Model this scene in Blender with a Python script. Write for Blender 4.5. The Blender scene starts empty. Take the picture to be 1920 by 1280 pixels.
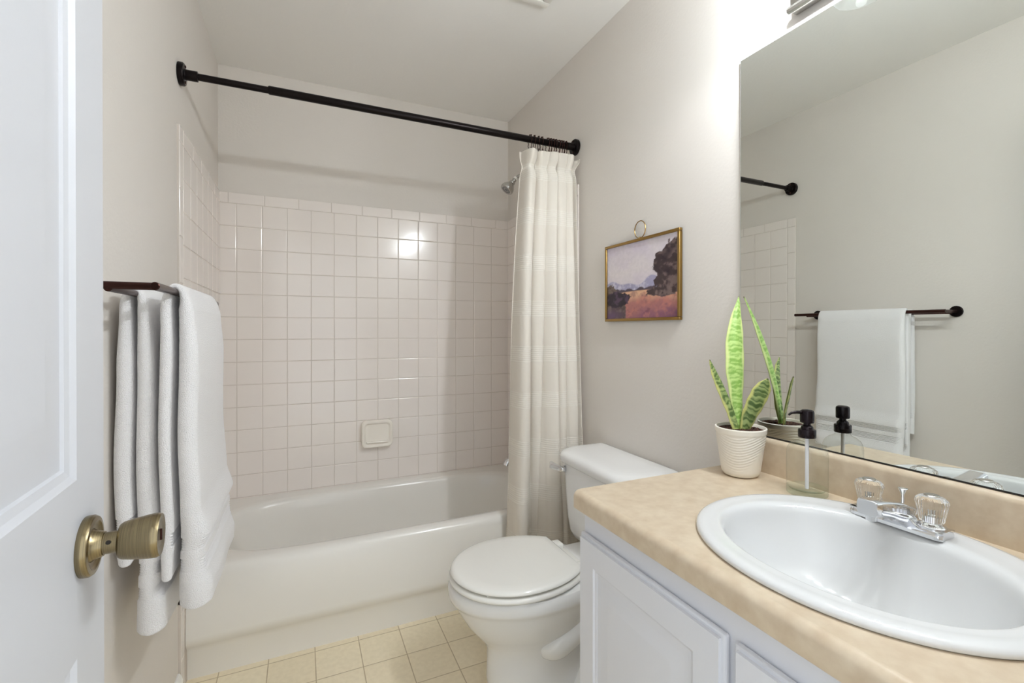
import bpy, bmesh, math, random
import numpy as np
from mathutils import Vector, Matrix
random.seed(7)
SC = bpy.context.scene
COL = SC.collection
PI = math.pi

# ------------------------------------------------------------------ camera
W, H = 1.505, 2.44               # room width (tub length), ceiling height; back wall y=0, left wall x=0
CAM = Vector((0.3622, -2.583, 1.183))
yaw, pitch, roll = math.radians(24.3623), math.radians(-0.201), math.radians(0.0136)
F = Vector((math.sin(yaw) * math.cos(pitch), math.cos(yaw) * math.cos(pitch), math.sin(pitch)))
R = Vector((math.cos(yaw), -math.sin(yaw), 0))
U = R.cross(F)
R2 = R * math.cos(roll) + U * math.sin(roll)
U2 = -R * math.sin(roll) + U * math.cos(roll)
cd = bpy.data.cameras.new('camera')
cam = bpy.data.objects.new('camera', cd); COL.objects.link(cam)
cam.matrix_world = Matrix(((R2.x, U2.x, -F.x, CAM.x), (R2.y, U2.y, -F.y, CAM.y), (R2.z, U2.z, -F.z, CAM.z), (0, 0, 0, 1)))
cd.sensor_fit = 'HORIZONTAL'; cd.sensor_width = 36.0
cd.lens = 869.45 / 1920 * 36.0
cd.shift_y = -20.087 / 1920
cd.clip_start = 0.01
SC.camera = cam

# ------------------------------------------------------------------ world, lights, exposure
WORLD_E = 1.8
world = bpy.data.worlds.new('World'); SC.world = world; world.use_nodes = True
wn = world.node_tree.nodes['Background']
wn.inputs[0].default_value = (0.90, 0.95, 1.0, 1); wn.inputs[1].default_value = WORLD_E
SC.view_settings.view_transform = 'Standard'; SC.view_settings.look = 'None'
SC.view_settings.gamma = 1.0; SC.view_settings.use_curve_mapping = False
SC.view_settings.exposure = 0.09
SC.cycles.max_bounces = 24; SC.cycles.diffuse_bounces = 14; SC.cycles.glossy_bounces = 8; SC.cycles.transmission_bounces = 12; SC.cycles.transparent_max_bounces = 24
SC.cycles.caustics_reflective = False; SC.cycles.caustics_refractive = False
LAMP_Y = (-1.885, -2.07, -2.255, -2.44)
LAMP_X, LAMP_Z = 1.36, 2.04
BULB_E = 2350.0
# daylight portal in the doorway (sampling aid for the world light, emits nothing of its own)
pd = bpy.data.lights.new('doorway_portal', 'AREA'); pd.shape = 'RECTANGLE'; pd.size = 0.78; pd.size_y = 2.03
pd.cycles.is_portal = True
po = bpy.data.objects.new('doorway_portal', pd); COL.objects.link(po)
po.location = (0.52, -2.68, 1.015); po.rotation_euler = (PI / 2, 0, 0)
po.rotation_euler = (-PI / 2, 0, PI)

# ------------------------------------------------------------------ materials
def lin(r, g, b):
    f = lambda c: (c / 255 / 12.92) if c / 255 <= 0.04045 else ((c / 255 + 0.055) / 1.055) ** 2.4
    return (f(r), f(g), f(b), 1)

def mat(name, col, rough=0.5, metal=0.0, spec=0.5, coat=0.0, bump=None, mottle=None, sheen=0.0, trans=0.0, ior=1.45, sss=0.0):
    m = bpy.data.materials.new(name); m.use_nodes = True
    nt = m.node_tree; b = nt.nodes['Principled BSDF']
    b.inputs['Base Color'].default_value = col
    b.inputs['Roughness'].default_value = rough
    b.inputs['Metallic'].default_value = metal
    b.inputs['Specular IOR Level'].default_value = spec
    b.inputs['Coat Weight'].default_value = coat
    b.inputs['Coat Roughness'].default_value = 0.05
    b.inputs['Sheen Weight'].default_value = sheen
    b.inputs['Transmission Weight'].default_value = trans
    b.inputs['IOR'].default_value = ior
    tc = nt.nodes.new('ShaderNodeTexCoord')
    def noise(scale, detail=3, stretch=None):
        n = nt.nodes.new('ShaderNodeTexNoise'); n.inputs['Scale'].default_value = scale; n.inputs['Detail'].default_value = detail
        if stretch:
            mp = nt.nodes.new('ShaderNodeMapping'); mp.inputs['Scale'].default_value = stretch
            nt.links.new(tc.outputs['Object'], mp.inputs['Vector']); nt.links.new(mp.outputs['Vector'], n.inputs['Vector'])
        else:
            nt.links.new(tc.outputs['Object'], n.inputs['Vector'])
        return n
    if mottle:
        sc_, c2, lo, hi = mottle[:4]
        n = noise(sc_, 5, mottle[4] if len(mottle) > 4 else None)
        r = nt.nodes.new('ShaderNodeValToRGB'); r.color_ramp.elements[0].position = lo; r.color_ramp.elements[1].position = hi
        r.color_ramp.elements[0].color = col; r.color_ramp.elements[1].color = c2
        nt.links.new(n.outputs['Fac'], r.inputs['Fac']); nt.links.new(r.outputs['Color'], b.inputs['Base Color'])
    if bump:
        sc_, st, dist = bump[:3]
        n = noise(sc_, 3, bump[3] if len(bump) > 3 else None)
        bp = nt.nodes.new('ShaderNodeBump'); bp.inputs['Strength'].default_value = st; bp.inputs['Distance'].default_value = dist
        nt.links.new(n.outputs['Fac'], bp.inputs['Height']); nt.links.new(bp.outputs['Normal'], b.inputs['Normal'])
    return m

M = {}
M['wall'] = mat('wall_paint', lin(217, 212, 206), 0.75, spec=0.25, bump=(95, 0.35, 0.0016))
M['ceiling'] = mat('ceiling_paint', lin(234, 233, 230), 0.85, spec=0.2, bump=(80, 0.3, 0.0016))
M['tile'] = mat('glazed_tile', lin(233, 227, 222), 0.13, spec=0.5, mottle=(2.3, lin(230, 223, 218), 0.35, 0.65))
M['grout'] = mat('grout', lin(206, 198, 190), 0.8, spec=0.2)
M['tub'] = mat('tub_enamel', lin(228, 226, 221), 0.16, spec=0.5)
M['porcelain'] = mat('porcelain', lin(224, 224, 223), 0.09, spec=0.5)
M['sink'] = mat('sink_ceramic', lin(214, 215, 215), 0.09, spec=0.5)
M['seat'] = mat('seat_plastic', lin(226, 225, 220), 0.14, spec=0.5)
M['black_metal'] = mat('dark_bronze', lin(26, 20, 20), 0.32, 0.75, bump=(300, 0.05, 0.0005))
M['bronze'] = mat('brown_bronze', lin(66, 42, 38), 0.28, 0.85)
M['chrome'] = mat('chrome', lin(226, 227, 230), 0.06, 1.0)
M['nickel'] = mat('satin_nickel', lin(190, 188, 184), 0.25, 1.0)
M['brass'] = mat('aged_brass', lin(158, 128, 76), 0.32, 1.0, bump=(60, 0.15, 0.001))
M['knob_brass'] = mat('antique_brass', lin(150, 136, 104), 0.26, 1.0, mottle=(40, lin(118, 106, 84), 0.35, 0.7, (22, 0.3, 0.3)), bump=(60, 0.10, 0.0004, (40, 0.3, 0.3)))
M['paint_white'] = mat('door_paint', lin(204, 206, 211), 0.4, spec=0.4, bump=(60, 0.08, 0.001, (1, 1, 0.12)))
M['cabinet'] = mat('cabinet_paint', lin(216, 218, 224), 0.42, spec=0.4, bump=(130, 0.12, 0.0006, (1, 1, 0.1)))
M['trim'] = mat('trim_paint', lin(234, 234, 232), 0.4)
M['laminate'] = mat('laminate', lin(207, 192, 169), 0.3, spec=0.4, mottle=(38, lin(190, 171, 146), 0.32, 0.78))
M['curtain'] = None
M['towel'] = mat('terry_towel', lin(247, 246, 247), 0.95, spec=0.1, sheen=0.3, bump=(520, 0.9, 0.004))
M['pot'] = mat('matte_ceramic', lin(232, 226, 214), 0.55, spec=0.35)
M['soil'] = mat('bark_soil', lin(58, 34, 28), 0.75, mottle=(180, lin(112, 70, 52), 0.45, 0.7), bump=(160, 0.9, 0.01))
M['pump'] = mat('pump_metal', lin(30, 22, 26), 0.25, 0.6)
M['tube'] = mat('dip_tube', lin(232, 232, 238), 0.5)
M['soap_dish'] = mat('soap_dish_ceramic', lin(236, 231, 222), 0.12)
M['dark'] = mat('dark_gap', lin(40, 36, 32), 0.8)
M['grey'] = mat('grey_rubber', lin(120, 120, 120), 0.4)
M['offwhite'] = mat('offwhite_plastic', lin(228, 226, 220), 0.45)
M['acrylic'] = mat('clear_acrylic', (0.97, 0.96, 0.94, 1), 0.02, trans=1.0, ior=1.46)
M['mirror'] = mat('mirror_silver', (0.82, 0.85, 0.82, 1), 0.0, 1.0)
M['mirror_edge'] = mat('mirror_edge', lin(200, 208, 206), 0.12, 0.4)

def thin_glass(name, tint, white=0.0):
    m = bpy.data.materials.new(name); m.use_nodes = True; nt = m.node_tree
    nt.nodes.remove(nt.nodes['Principled BSDF']); out = nt.nodes['Material Output']
    tr = nt.nodes.new('ShaderNodeBsdfTransparent'); tr.inputs['Color'].default_value = tint
    gl = nt.nodes.new('ShaderNodeBsdfGlossy'); gl.inputs['Roughness'].default_value = 0.02
    lw = nt.nodes.new('ShaderNodeLayerWeight'); lw.inputs['Blend'].default_value = 0.5
    pw = nt.nodes.new('ShaderNodeMath'); pw.operation = 'POWER'; pw.inputs[1].default_value = 4.0
    nt.links.new(lw.outputs['Facing'], pw.inputs[0])
    fr = nt.nodes.new('ShaderNodeMath'); fr.operation = 'MULTIPLY_ADD'; fr.inputs[1].default_value = 0.55; fr.inputs[2].default_value = 0.035
    nt.links.new(pw.outputs[0], fr.inputs[0])
    mx = nt.nodes.new('ShaderNodeMixShader')
    nt.links.new(fr.outputs[0], mx.inputs[0]); nt.links.new(tr.outputs[0], mx.inputs[1]); nt.links.new(gl.outputs[0], mx.inputs[2])
    last = mx
    if white:
        tl = nt.nodes.new('ShaderNodeBsdfTranslucent'); tl.inputs['Color'].default_value = (0.95, 0.95, 0.95, 1)
        m2 = nt.nodes.new('ShaderNodeMixShader'); m2.inputs[0].default_value = white
        nt.links.new(mx.outputs[0], m2.inputs[1]); nt.links.new(tl.outputs[0], m2.inputs[2]); last = m2
    nt.links.new(last.outputs[0], out.inputs['Surface'])
    return m
M['bottle'] = thin_glass('clear_bottle_glass', (0.965, 0.975, 0.965, 1))
M['thick_glass'] = thin_glass('bottle_base_glass', (0.925, 0.96, 0.935, 1))
M['shade'] = thin_glass('lamp_shade_glass', (0.96, 0.97, 0.97, 1), 0.12)

def emit(name, col, s):
    m = bpy.data.materials.new(name); m.use_nodes = True; nt = m.node_tree
    b = nt.nodes['Principled BSDF']; b.inputs['Base Color'].default_value = (0.9, 0.9, 0.9, 1)
    b.inputs['Emission Color'].default_value = col; b.inputs['Emission Strength'].default_value = s
    return m
M['bulb'] = emit('lit_bulb', (0.935, 0.98, 1.04, 1), BULB_E)

def curtain_mat():
    m = bpy.data.materials.new('curtain_cotton'); m.use_nodes = True; nt = m.node_tree
    b = nt.nodes['Principled BSDF']; out = nt.nodes['Material Output']
    b.inputs['Roughness'].default_value = 0.9; b.inputs['Specular IOR Level'].default_value = 0.1
    b.inputs['Sheen Weight'].default_value = 0.15
    tc = nt.nodes.new('ShaderNodeTexCoord'); sp = nt.nodes.new('ShaderNodeSeparateXYZ')
    nt.links.new(tc.outputs['UV'], sp.inputs[0])
    def mth(op, a, bb=None):
        n = nt.nodes.new('ShaderNodeMath'); n.operation = op
        for i, s in enumerate((a, bb)):
            if s is None: continue
            if isinstance(s, (int, float)): n.inputs[i].default_value = s
            else: nt.links.new(s, n.inputs[i])
        return n.outputs[0]
    z = sp.outputs['Y']                       # UV.y holds metres down the cloth
    band = mth('FRACT', mth('DIVIDE', z, 0.196))
    inb = mth('MULTIPLY', mth('GREATER_THAN', band, 0.30), mth('LESS_THAN', band, 0.66))
    rib = mth('ADD', mth('MULTIPLY', mth('SINE', mth('MULTIPLY', z, 2 * PI / 0.0088)), 0.5), 0.5)
    ribs = mth('MULTIPLY', inb, rib)
    mx = nt.nodes.new('ShaderNodeMix'); mx.data_type = 'RGBA'
    mx.inputs['A'].default_value = lin(224, 218, 208); mx.inputs['B'].default_value = lin(230, 226, 217)
    nt.links.new(ribs, mx.inputs['Factor']); nt.links.new(mx.outputs['Result'], b.inputs['Base Color'])
    bp = nt.nodes.new('ShaderNodeBump'); bp.inputs['Strength'].default_value = 0.4; bp.inputs['Distance'].default_value = 0.0015
    nt.links.new(ribs, bp.inputs['Height'])
    ns = nt.nodes.new('ShaderNodeTexNoise'); ns.inputs['Scale'].default_value = 900
    nt.links.new(tc.outputs['Object'], ns.inputs['Vector'])
    bp2 = nt.nodes.new('ShaderNodeBump'); bp2.inputs['Strength'].default_value = 0.25; bp2.inputs['Distance'].default_value = 0.001
    nt.links.new(ns.outputs['Fac'], bp2.inputs['Height']); nt.links.new(bp.outputs['Normal'], bp2.inputs['Normal'])
    nt.links.new(bp2.outputs['Normal'], b.inputs['Normal'])
    tl = nt.nodes.new('ShaderNodeBsdfTranslucent'); nt.links.new(mx.outputs['Result'], tl.inputs['Color'])
    ms = nt.nodes.new('ShaderNodeMixShader'); ms.inputs[0].default_value = 0.12
    nt.links.new(b.outputs[0], ms.inputs[1]); nt.links.new(tl.outputs[0], ms.inputs[2]); nt.links.new(ms.outputs[0], out.inputs['Surface'])
    return m
M['curtain'] = curtain_mat()

def floor_mat():
    m = mat('vinyl_tile_floor', lin(218, 204, 174), 0.42, spec=0.35)
    nt = m.node_tree; b = nt.nodes['Principled BSDF']
    tc = nt.nodes.new('ShaderNodeTexCoord')
    mp = nt.nodes.new('ShaderNodeMapping'); mp.inputs['Location'].default_value = (-0.252 + 0.1525 * 4, 0.739 + 0.1525 * 20, 0)
    nt.links.new(tc.outputs['Object'], mp.inputs['Vector'])
    br = nt.nodes.new('ShaderNodeTexBrick'); br.offset = 0.0; br.squash = 1.0
    br.inputs['Scale'].default_value = 1.0; br.inputs['Brick Width'].default_value = 0.1525; br.inputs['Row Height'].default_value = 0.1525
    br.inputs['Mortar Size'].default_value = 0.0019; br.inputs['Mortar Smooth'].default_value = 0.25
    br.inputs['Color1'].default_value = lin(238, 227, 201); br.inputs['Color2'].default_value = lin(233, 221, 194)
    br.inputs['Mortar'].default_value = lin(190, 174, 146)
    nt.links.new(mp.outputs['Vector'], br.inputs['Vector'])
    n = nt.nodes.new('ShaderNodeTexNoise'); n.inputs['Scale'].default_value = 60; n.inputs['Detail'].default_value = 6
    nt.links.new(tc.outputs['Object'], n.inputs['Vector'])
    mx = nt.nodes.new('ShaderNodeMix'); mx.data_type = 'RGBA'; mx.blend_type = 'MULTIPLY'; mx.inputs['Factor'].default_value = 0.3
    rp = nt.nodes.new('ShaderNodeValToRGB'); rp.color_ramp.elements[0].position = 0.35; rp.color_ramp.elements[0].color = (0.8, 0.78, 0.74, 1); rp.color_ramp.elements[1].position = 0.62
    nt.links.new(n.outputs['Fac'], rp.inputs['Fac'])
    nt.links.new(br.outputs['Color'], mx.inputs['A']); nt.links.new(rp.outputs['Color'], mx.inputs['B'])
    nt.links.new(mx.outputs['Result'], b.inputs['Base Color'])
    bp = nt.nodes.new('ShaderNodeBump'); bp.inputs['Strength'].default_value = 0.4; bp.inputs['Distance'].default_value = 0.002; bp.invert = True
    nt.links.new(br.outputs['Fac'], bp.inputs['Height'])
    bp2 = nt.nodes.new('ShaderNodeBump'); bp2.inputs['Strength'].default_value = 0.25; bp2.inputs['Distance'].default_value = 0.002
    nt.links.new(n.outputs['Fac'], bp2.inputs['Height']); nt.links.new(bp.outputs['Normal'], bp2.inputs['Normal'])
    nt.links.new(bp2.outputs['Normal'], b.inputs['Normal'])
    return m
M['floor'] = floor_mat()

def attr_mat(name, rough=0.5, spec=0.4, trans=0.0):
    m = mat(name, (1, 1, 1, 1), rough, spec=spec); nt = m.node_tree
    a = nt.nodes.new('ShaderNodeVertexColor'); a.layer_name = 'Col'
    nt.links.new(a.outputs['Color'], nt.nodes['Principled BSDF'].inputs['Base Color'])
    return m
M['leaf'] = attr_mat('leaf_skin', 0.38)
M['painting'] = attr_mat('painted_print', 0.35)

# ------------------------------------------------------------------ mesh builder
class MB:
    def __init__(s): s.bm = bmesh.new(); s.uv = None
    def v(s, p): return s.bm.verts.new(p)
    def f(s, vs, mi=0):
        try: fc = s.bm.faces.new(vs); fc.material_index = mi; return fc
        except ValueError: return None
    def box(s, a, b, bev=0.0, seg=2, mi=0):
        x0, y0, z0 = [min(p, q) for p, q in zip(a, b)]; x1, y1, z1 = [max(p, q) for p, q in zip(a, b)]
        vs = [s.v(p) for p in ((x0, y0, z0), (x1, y0, z0), (x1, y1, z0), (x0, y1, z0), (x0, y0, z1), (x1, y0, z1), (x1, y1, z1), (x0, y1, z1))]
        fs = [s.f([vs[i] for i in q], mi) for q in ((3, 2, 1, 0), (4, 5, 6, 7), (0, 1, 5, 4), (1, 2, 6, 5), (2, 3, 7, 6), (3, 0, 4, 7))]
        if bev > 0:
            es = list({e for fc in fs for e in fc.edges})
            r = bmesh.ops.bevel(s.bm, geom=es, offset=bev, segments=seg, affect='EDGES', profile=0.5, clamp_overlap=True)
            for fc in r['faces']: fc.material_index = mi
        return s
    def rings(s, rings, cap0=True, cap1=True, mi=0, closed=True, loop=False):
        vr = [[s.v(p) for p in r] for r in rings]
        n = len(vr[0])
        for i in range(len(vr) - (0 if loop else 1)):
            a, b = vr[i], vr[(i + 1) % len(vr)]
            for j in range(n if closed else n - 1):
                k = (j + 1) % n
                s.f([a[j], a[k], b[k], b[j]], mi)
        if cap0 and not loop: s.f(list(reversed(vr[0])), mi)
        if cap1 and not loop: s.f(vr[-1], mi)
        return s
    def lathe(s, prof, c=(0, 0, 0), axis='z', n=32, cap0=True, cap1=True, mi=0, rib=None):
        # prof: (radius, height) list
        ax = {'z': (Vector((1, 0, 0)), Vector((0, 1, 0)), Vector((0, 0, 1))),
              'x': (Vector((0, 1, 0)), Vector((0, 0, 1)), Vector((1, 0, 0))),
              '-x': (Vector((0, 0, 1)), Vector((0, 1, 0)), Vector((-1, 0, 0))),
              'y': (Vector((0, 0, 1)), Vector((1, 0, 0)), Vector((0, 1, 0)))}
        a, b, d = ax[axis] if isinstance(axis, str) else axis
        c = Vector(c); rs = []
        for r, h in prof:
            ring = []
            for k in range(n):
                t = 2 * PI * k / n; rr = max(r, 1e-5)
                if rib: rr *= 1 + rib[1] * (0.5 + 0.5 * math.cos(t * rib[0]))
                ring.append(c + a * (rr * math.cos(t)) + b * (rr * math.sin(t)) + d * h)
            rs.append(ring)
        return s.rings(rs, cap0, cap1, mi)
    def tube(s, pts, r, n=12, mi=0, cap=True, loop=False):
        pts = [Vector(p) for p in pts]; rs = []
        N = len(pts); up = None
        for i, p in enumerate(pts):
            if loop: t = (pts[(i + 1) % N] - pts[i - 1]).normalized()
            else: t = (pts[min(i + 1, N - 1)] - pts[max(i - 1, 0)]).normalized()
            if up is None:
                up = Vector((0, 0, 1)) if abs(t.z) < 0.9 else Vector((0, 1, 0))
            a = t.cross(up)
            if a.length < 1e-4: a = t.orthogonal()
            a.normalize(); b = a.cross(t).normalized(); up = b
            rr = r[i] if isinstance(r, (list, tuple)) else r
            rs.append([p + a * (rr * math.cos(2 * PI * k / n)) + b * (rr * math.sin(2 * PI * k / n)) for k in range(n)])
        return s.rings(rs, cap, cap, mi, loop=loop)
    def ball(s, c, r, n=12, mi=0, sc=(1, 1, 1)):
        c = Vector(c); rs = []
        for i in range(n // 2 + 1):
            t = PI * i / (n // 2); rr = max(math.sin(t), 1e-3)
            rs.append([c + Vector((r * rr * math.cos(2 * PI * k / n) * sc[0], r * rr * math.sin(2 * PI * k / n) * sc[1], -r * math.cos(t) * sc[2])) for k in range(n)])
        return s.rings(rs, True, True, mi)
    def stube(s, pts, r, n=24, sub=5, mi=0):
        P = [Vector(p) for p in pts]; out = []; rr = []
        for i in range(len(P) - 1):
            a, b, c, d = P[max(i - 1, 0)], P[i], P[i + 1], P[min(i + 2, len(P) - 1)]
            for k in range(sub):
                f = k / sub
                out.append(0.5 * ((2 * b) + (c - a) * f + (2 * a - 5 * b + 4 * c - d) * f * f + (3 * b - a - 3 * c + d) * f ** 3))
                rr.append(r[i] + (r[i + 1] - r[i]) * f)
        out.append(P[-1]); rr.append(r[-1])
        return s.tube(out, rr, n, mi)
    def prism(s, prof, y0, y1, mi=0, axis='y'):
        # prof in (x,z) extruded along y, or (y,z) along x
        if axis == 'y': A = [(p[0], y0, p[1]) for p in prof]; B = [(p[0], y1, p[1]) for p in prof]
        elif axis == 'x': A = [(y0, p[0], p[1]) for p in prof]; B = [(y1, p[0], p[1]) for p in prof]
        else: A = [(p[0], p[1], y0) for p in prof]; B = [(p[0], p[1], y1) for p in prof]
        return s.rings([A, B], True, True, mi)
    def build(s, name, mats, parent=None, smooth=35, bevel=None, subsurf=0, keep=False):
        bmesh.ops.recalc_face_normals(s.bm, faces=s.bm.faces[:])
        root = parent
        off = Vector((0, 0, 0))
        while root is not None:
            off += root.location; root = root.parent
        if off.length > 0 and not keep:
            for v in s.bm.verts: v.co -= off
        me = bpy.data.meshes.new(name); s.bm.to_mesh(me); s.bm.free()
        if not isinstance(mats, (list, tuple)): mats = [mats]
        for m in mats: me.materials.append(m)
        if smooth:
            me.polygons.foreach_set('use_smooth', [True] * len(me.polygons))
            if smooth < 180: me.set_sharp_from_angle(angle=math.radians(smooth))
        o = bpy.data.objects.new(name, me); COL.objects.link(o)
        if parent is not None: o.parent = parent
        if bevel:
            md = o.modifiers.new('bevel', 'BEVEL'); md.width = bevel; md.segments = 2; md.limit_method = 'ANGLE'; md.angle_limit = math.radians(40)
        if subsurf:
            md = o.modifiers.new('sub', 'SUBSURF'); md.levels = subsurf; md.render_levels = subsurf
        return o

def tag(o, label=None, cat=None, group=None, kind=None):
    if label: o['label'] = label
    if cat: o['category'] = cat
    if group: o['group'] = group
    if kind: o['kind'] = kind
    return o
def thing(name, label, cat, loc=(0, 0, 0), group=None):
    o = bpy.data.objects.new(name, None); COL.objects.link(o); o.location = loc; o.empty_display_size = 0.05
    return tag(o, label, cat, group)
def struct(o, label=None): return tag(o, label, None, None, 'structure')
def dup(root, loc, label=None):
    r = root.copy(); COL.objects.link(r); r.location = loc
    if label: r['label'] = label
    for ch in list(root.children):
        c = ch.copy(); COL.objects.link(c); c.parent = r
        for g in list(ch.children):
            d = g.copy(); COL.objects.link(d); d.parent = c
    return r
def sstep(a, b, x):
    t = max(0.0, min(1.0, (x - a) / (b - a))); return t * t * (3 - 2 * t)
def lerp(a, b, t): return a + (b - a) * t

# ------------------------------------------------------------------ room shell
YN = -2.57                      # inner face of the near wall (doorway wall)
T = 0.11
b = MB(); b.box((-T, -4.2, -0.05), (W + T + 0.9, T, 0)); struct(b.build('floor', M['floor']), 'cream vinyl floor in small square tile pattern')
b = MB(); b.box((-T, YN - T, H), (W + T, T, H + 0.05)); struct(b.build('ceiling', M['ceiling']), 'pale textured flat ceiling')
b = MB(); b.box((-T, YN - T, 0), (0, T, H)); struct(b.build('wall_left', M['wall']), 'beige painted left wall')
b = MB(); b.box((0, 0, 0), (W, T, H)); struct(b.build('wall_back', M['wall']), 'beige painted wall above the tub tiles')
b = MB(); b.box((W, YN - T, 0), (W + T, T, H)); struct(b.build('wall_right', M['wall']), 'beige painted wall with mirror and picture')
DX0, DX1, DH = 0.118, 0.930, 2.05
b = MB(); b.box((0, YN - T, 0), (DX0, YN, H)); b.box((DX1, YN - T, 0), (W, YN, H)); b.box((DX0, YN - T, DH), (DX1, YN, H))
struct(b.build('wall_near', M['wall']), 'beige wall with the doorway')
b = MB()
b.prism([(0.0, 0.0), (0.014, 0.0), (0.014, 0.062), (0.009, 0.078), (0.004, 0.084), (0.0, 0.084)], YN, -0.800)
struct(b.build('baseboard_left', M['trim'], smooth=25), 'white baseboard on the left wall')
b = MB()
b.prism([(W, 0.0), (W - 0.014, 0.0), (W - 0.014, 0.062), (W - 0.009, 0.078), (W - 0.004, 0.084), (W, 0.084)], -1.647, -0.800)
struct(b.build('baseboard_right', M['trim'], smooth=25), 'white baseboard behind the toilet')

# ------------------------------------------------------------------ wall tile
TT = 0.008                      # tile thickness
def tile_panel(name, label, cells, place, grout_boxes):
    """cells: (u0,u1,z0,z1) of each tile; place(u,z,d) -> world point, d = height above the wall"""
    b = MB(); g = 0.0009; bv = 0.0022
    for (u0, u1, z0, z1) in cells:
        if u1 - u0 < 0.008 or z1 - z0 < 0.008: continue
        tu, tz = random.uniform(-1, 1) * 0.00022, random.uniform(-1, 1) * 0.00022
        def q(ins, d):
            a0, a1, c0, c1 = u0 + g + ins, u1 - g - ins, z0 + g + ins, z1 - g - ins
            return [b.v(place(u, z, d + tu * (1 if u == a1 else -1) + tz * (1 if z == c1 else -1))) for u, z in ((a0, c0), (a1, c0), (a1, c1), (a0, c1))]
        r0 = q(0, TT - 0.0024); r1 = q(bv * 0.4, TT - 0.0008); r2 = q(bv * 1.6, TT)
        for a, c in ((r0, r1), (r1, r2)):
            for k in range(4): b.f([a[k], a[(k + 1) % 4], c[(k + 1) % 4], c[k]])
        b.f(r2)
    for (A, B) in grout_boxes: b.box(A, B, mi=1)
    o = b.build(name, [M['tile'], M['grout']], smooth=3)
    return struct(o, label)
XL = [0.0] + [0.0755 + 0.1098 * k for k in range(14)]
XL = [x for x in XL if x < W - 0.01] + [W]
ZR = [0.26, 0.3695] + [0.4775 + 0.1090 * k for k in range(13)]   # top row line at 1.7855
ZTOP = 1.838
cells = [(XL[i], XL[i + 1], ZR[j], ZR[j + 1]) for i in range(len(XL) - 1) for j in range(len(ZR) - 1)]
BX = [0.0] + [0.041 + 0.1535 * k for k in range(10)]; BX = [x for x in BX if x < W - 0.01] + [W]
cells += [(BX[i], BX[i + 1], ZR[-1], ZTOP) for i in range(len(BX) - 1)]
tile_panel('wall_tile_back', 'white square glazed tiles on the wall behind the tub', cells, lambda u, z, d: (u, -d, z),
           [((0, 0, 0.25), (W, -TT + 0.0018, ZTOP - 0.001))])
YT = -0.7966
YL = [YT + 0.050 + 0.1088 * k for k in range(8)]; YL = [y for y in YL if y < -TT - 0.015] + [-TT]
cells = [(YL[i], YL[i + 1], ZR[j], ZR[j + 1]) for i in range(len(YL) - 1) for j in range(len(ZR) - 1)]
cells += [(YT + 0.05 + 0.15 * k, min(YT + 0.05 + 0.15 * (k + 1), -TT), ZR[-1], ZTOP) for k in range(5)]
zb = [ZTOP] + [1.838 - 0.052 - 0.152 * k for k in range(12)] + [0.0]
cells += [(YT, YT + 0.05, zb[k + 1], zb[k]) for k in range(len(zb) - 1)]
tile_panel('wall_tile_left', 'white square tiles on the left wall beside the tub', cells, lambda u, z, d: (d, u, z),
           [((0, YT + 0.001, 0.3), (TT - 0.0018, -TT, ZTOP - 0.001)), ((0, YT + 0.001, 0.0), (TT - 0.0006, -0.700, 0.35))])
tile_panel('wall_tile_right', 'white square tiles on the right wall behind the curtain', cells, lambda u, z, d: (W - d, u, z),
           [((W, YT + 0.001, 0.3), (W - TT + 0.0018, -TT, ZTOP - 0.001)), ((W, YT + 0.001, 0.0), (W - TT + 0.0006, -0.700, 0.35))])

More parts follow.
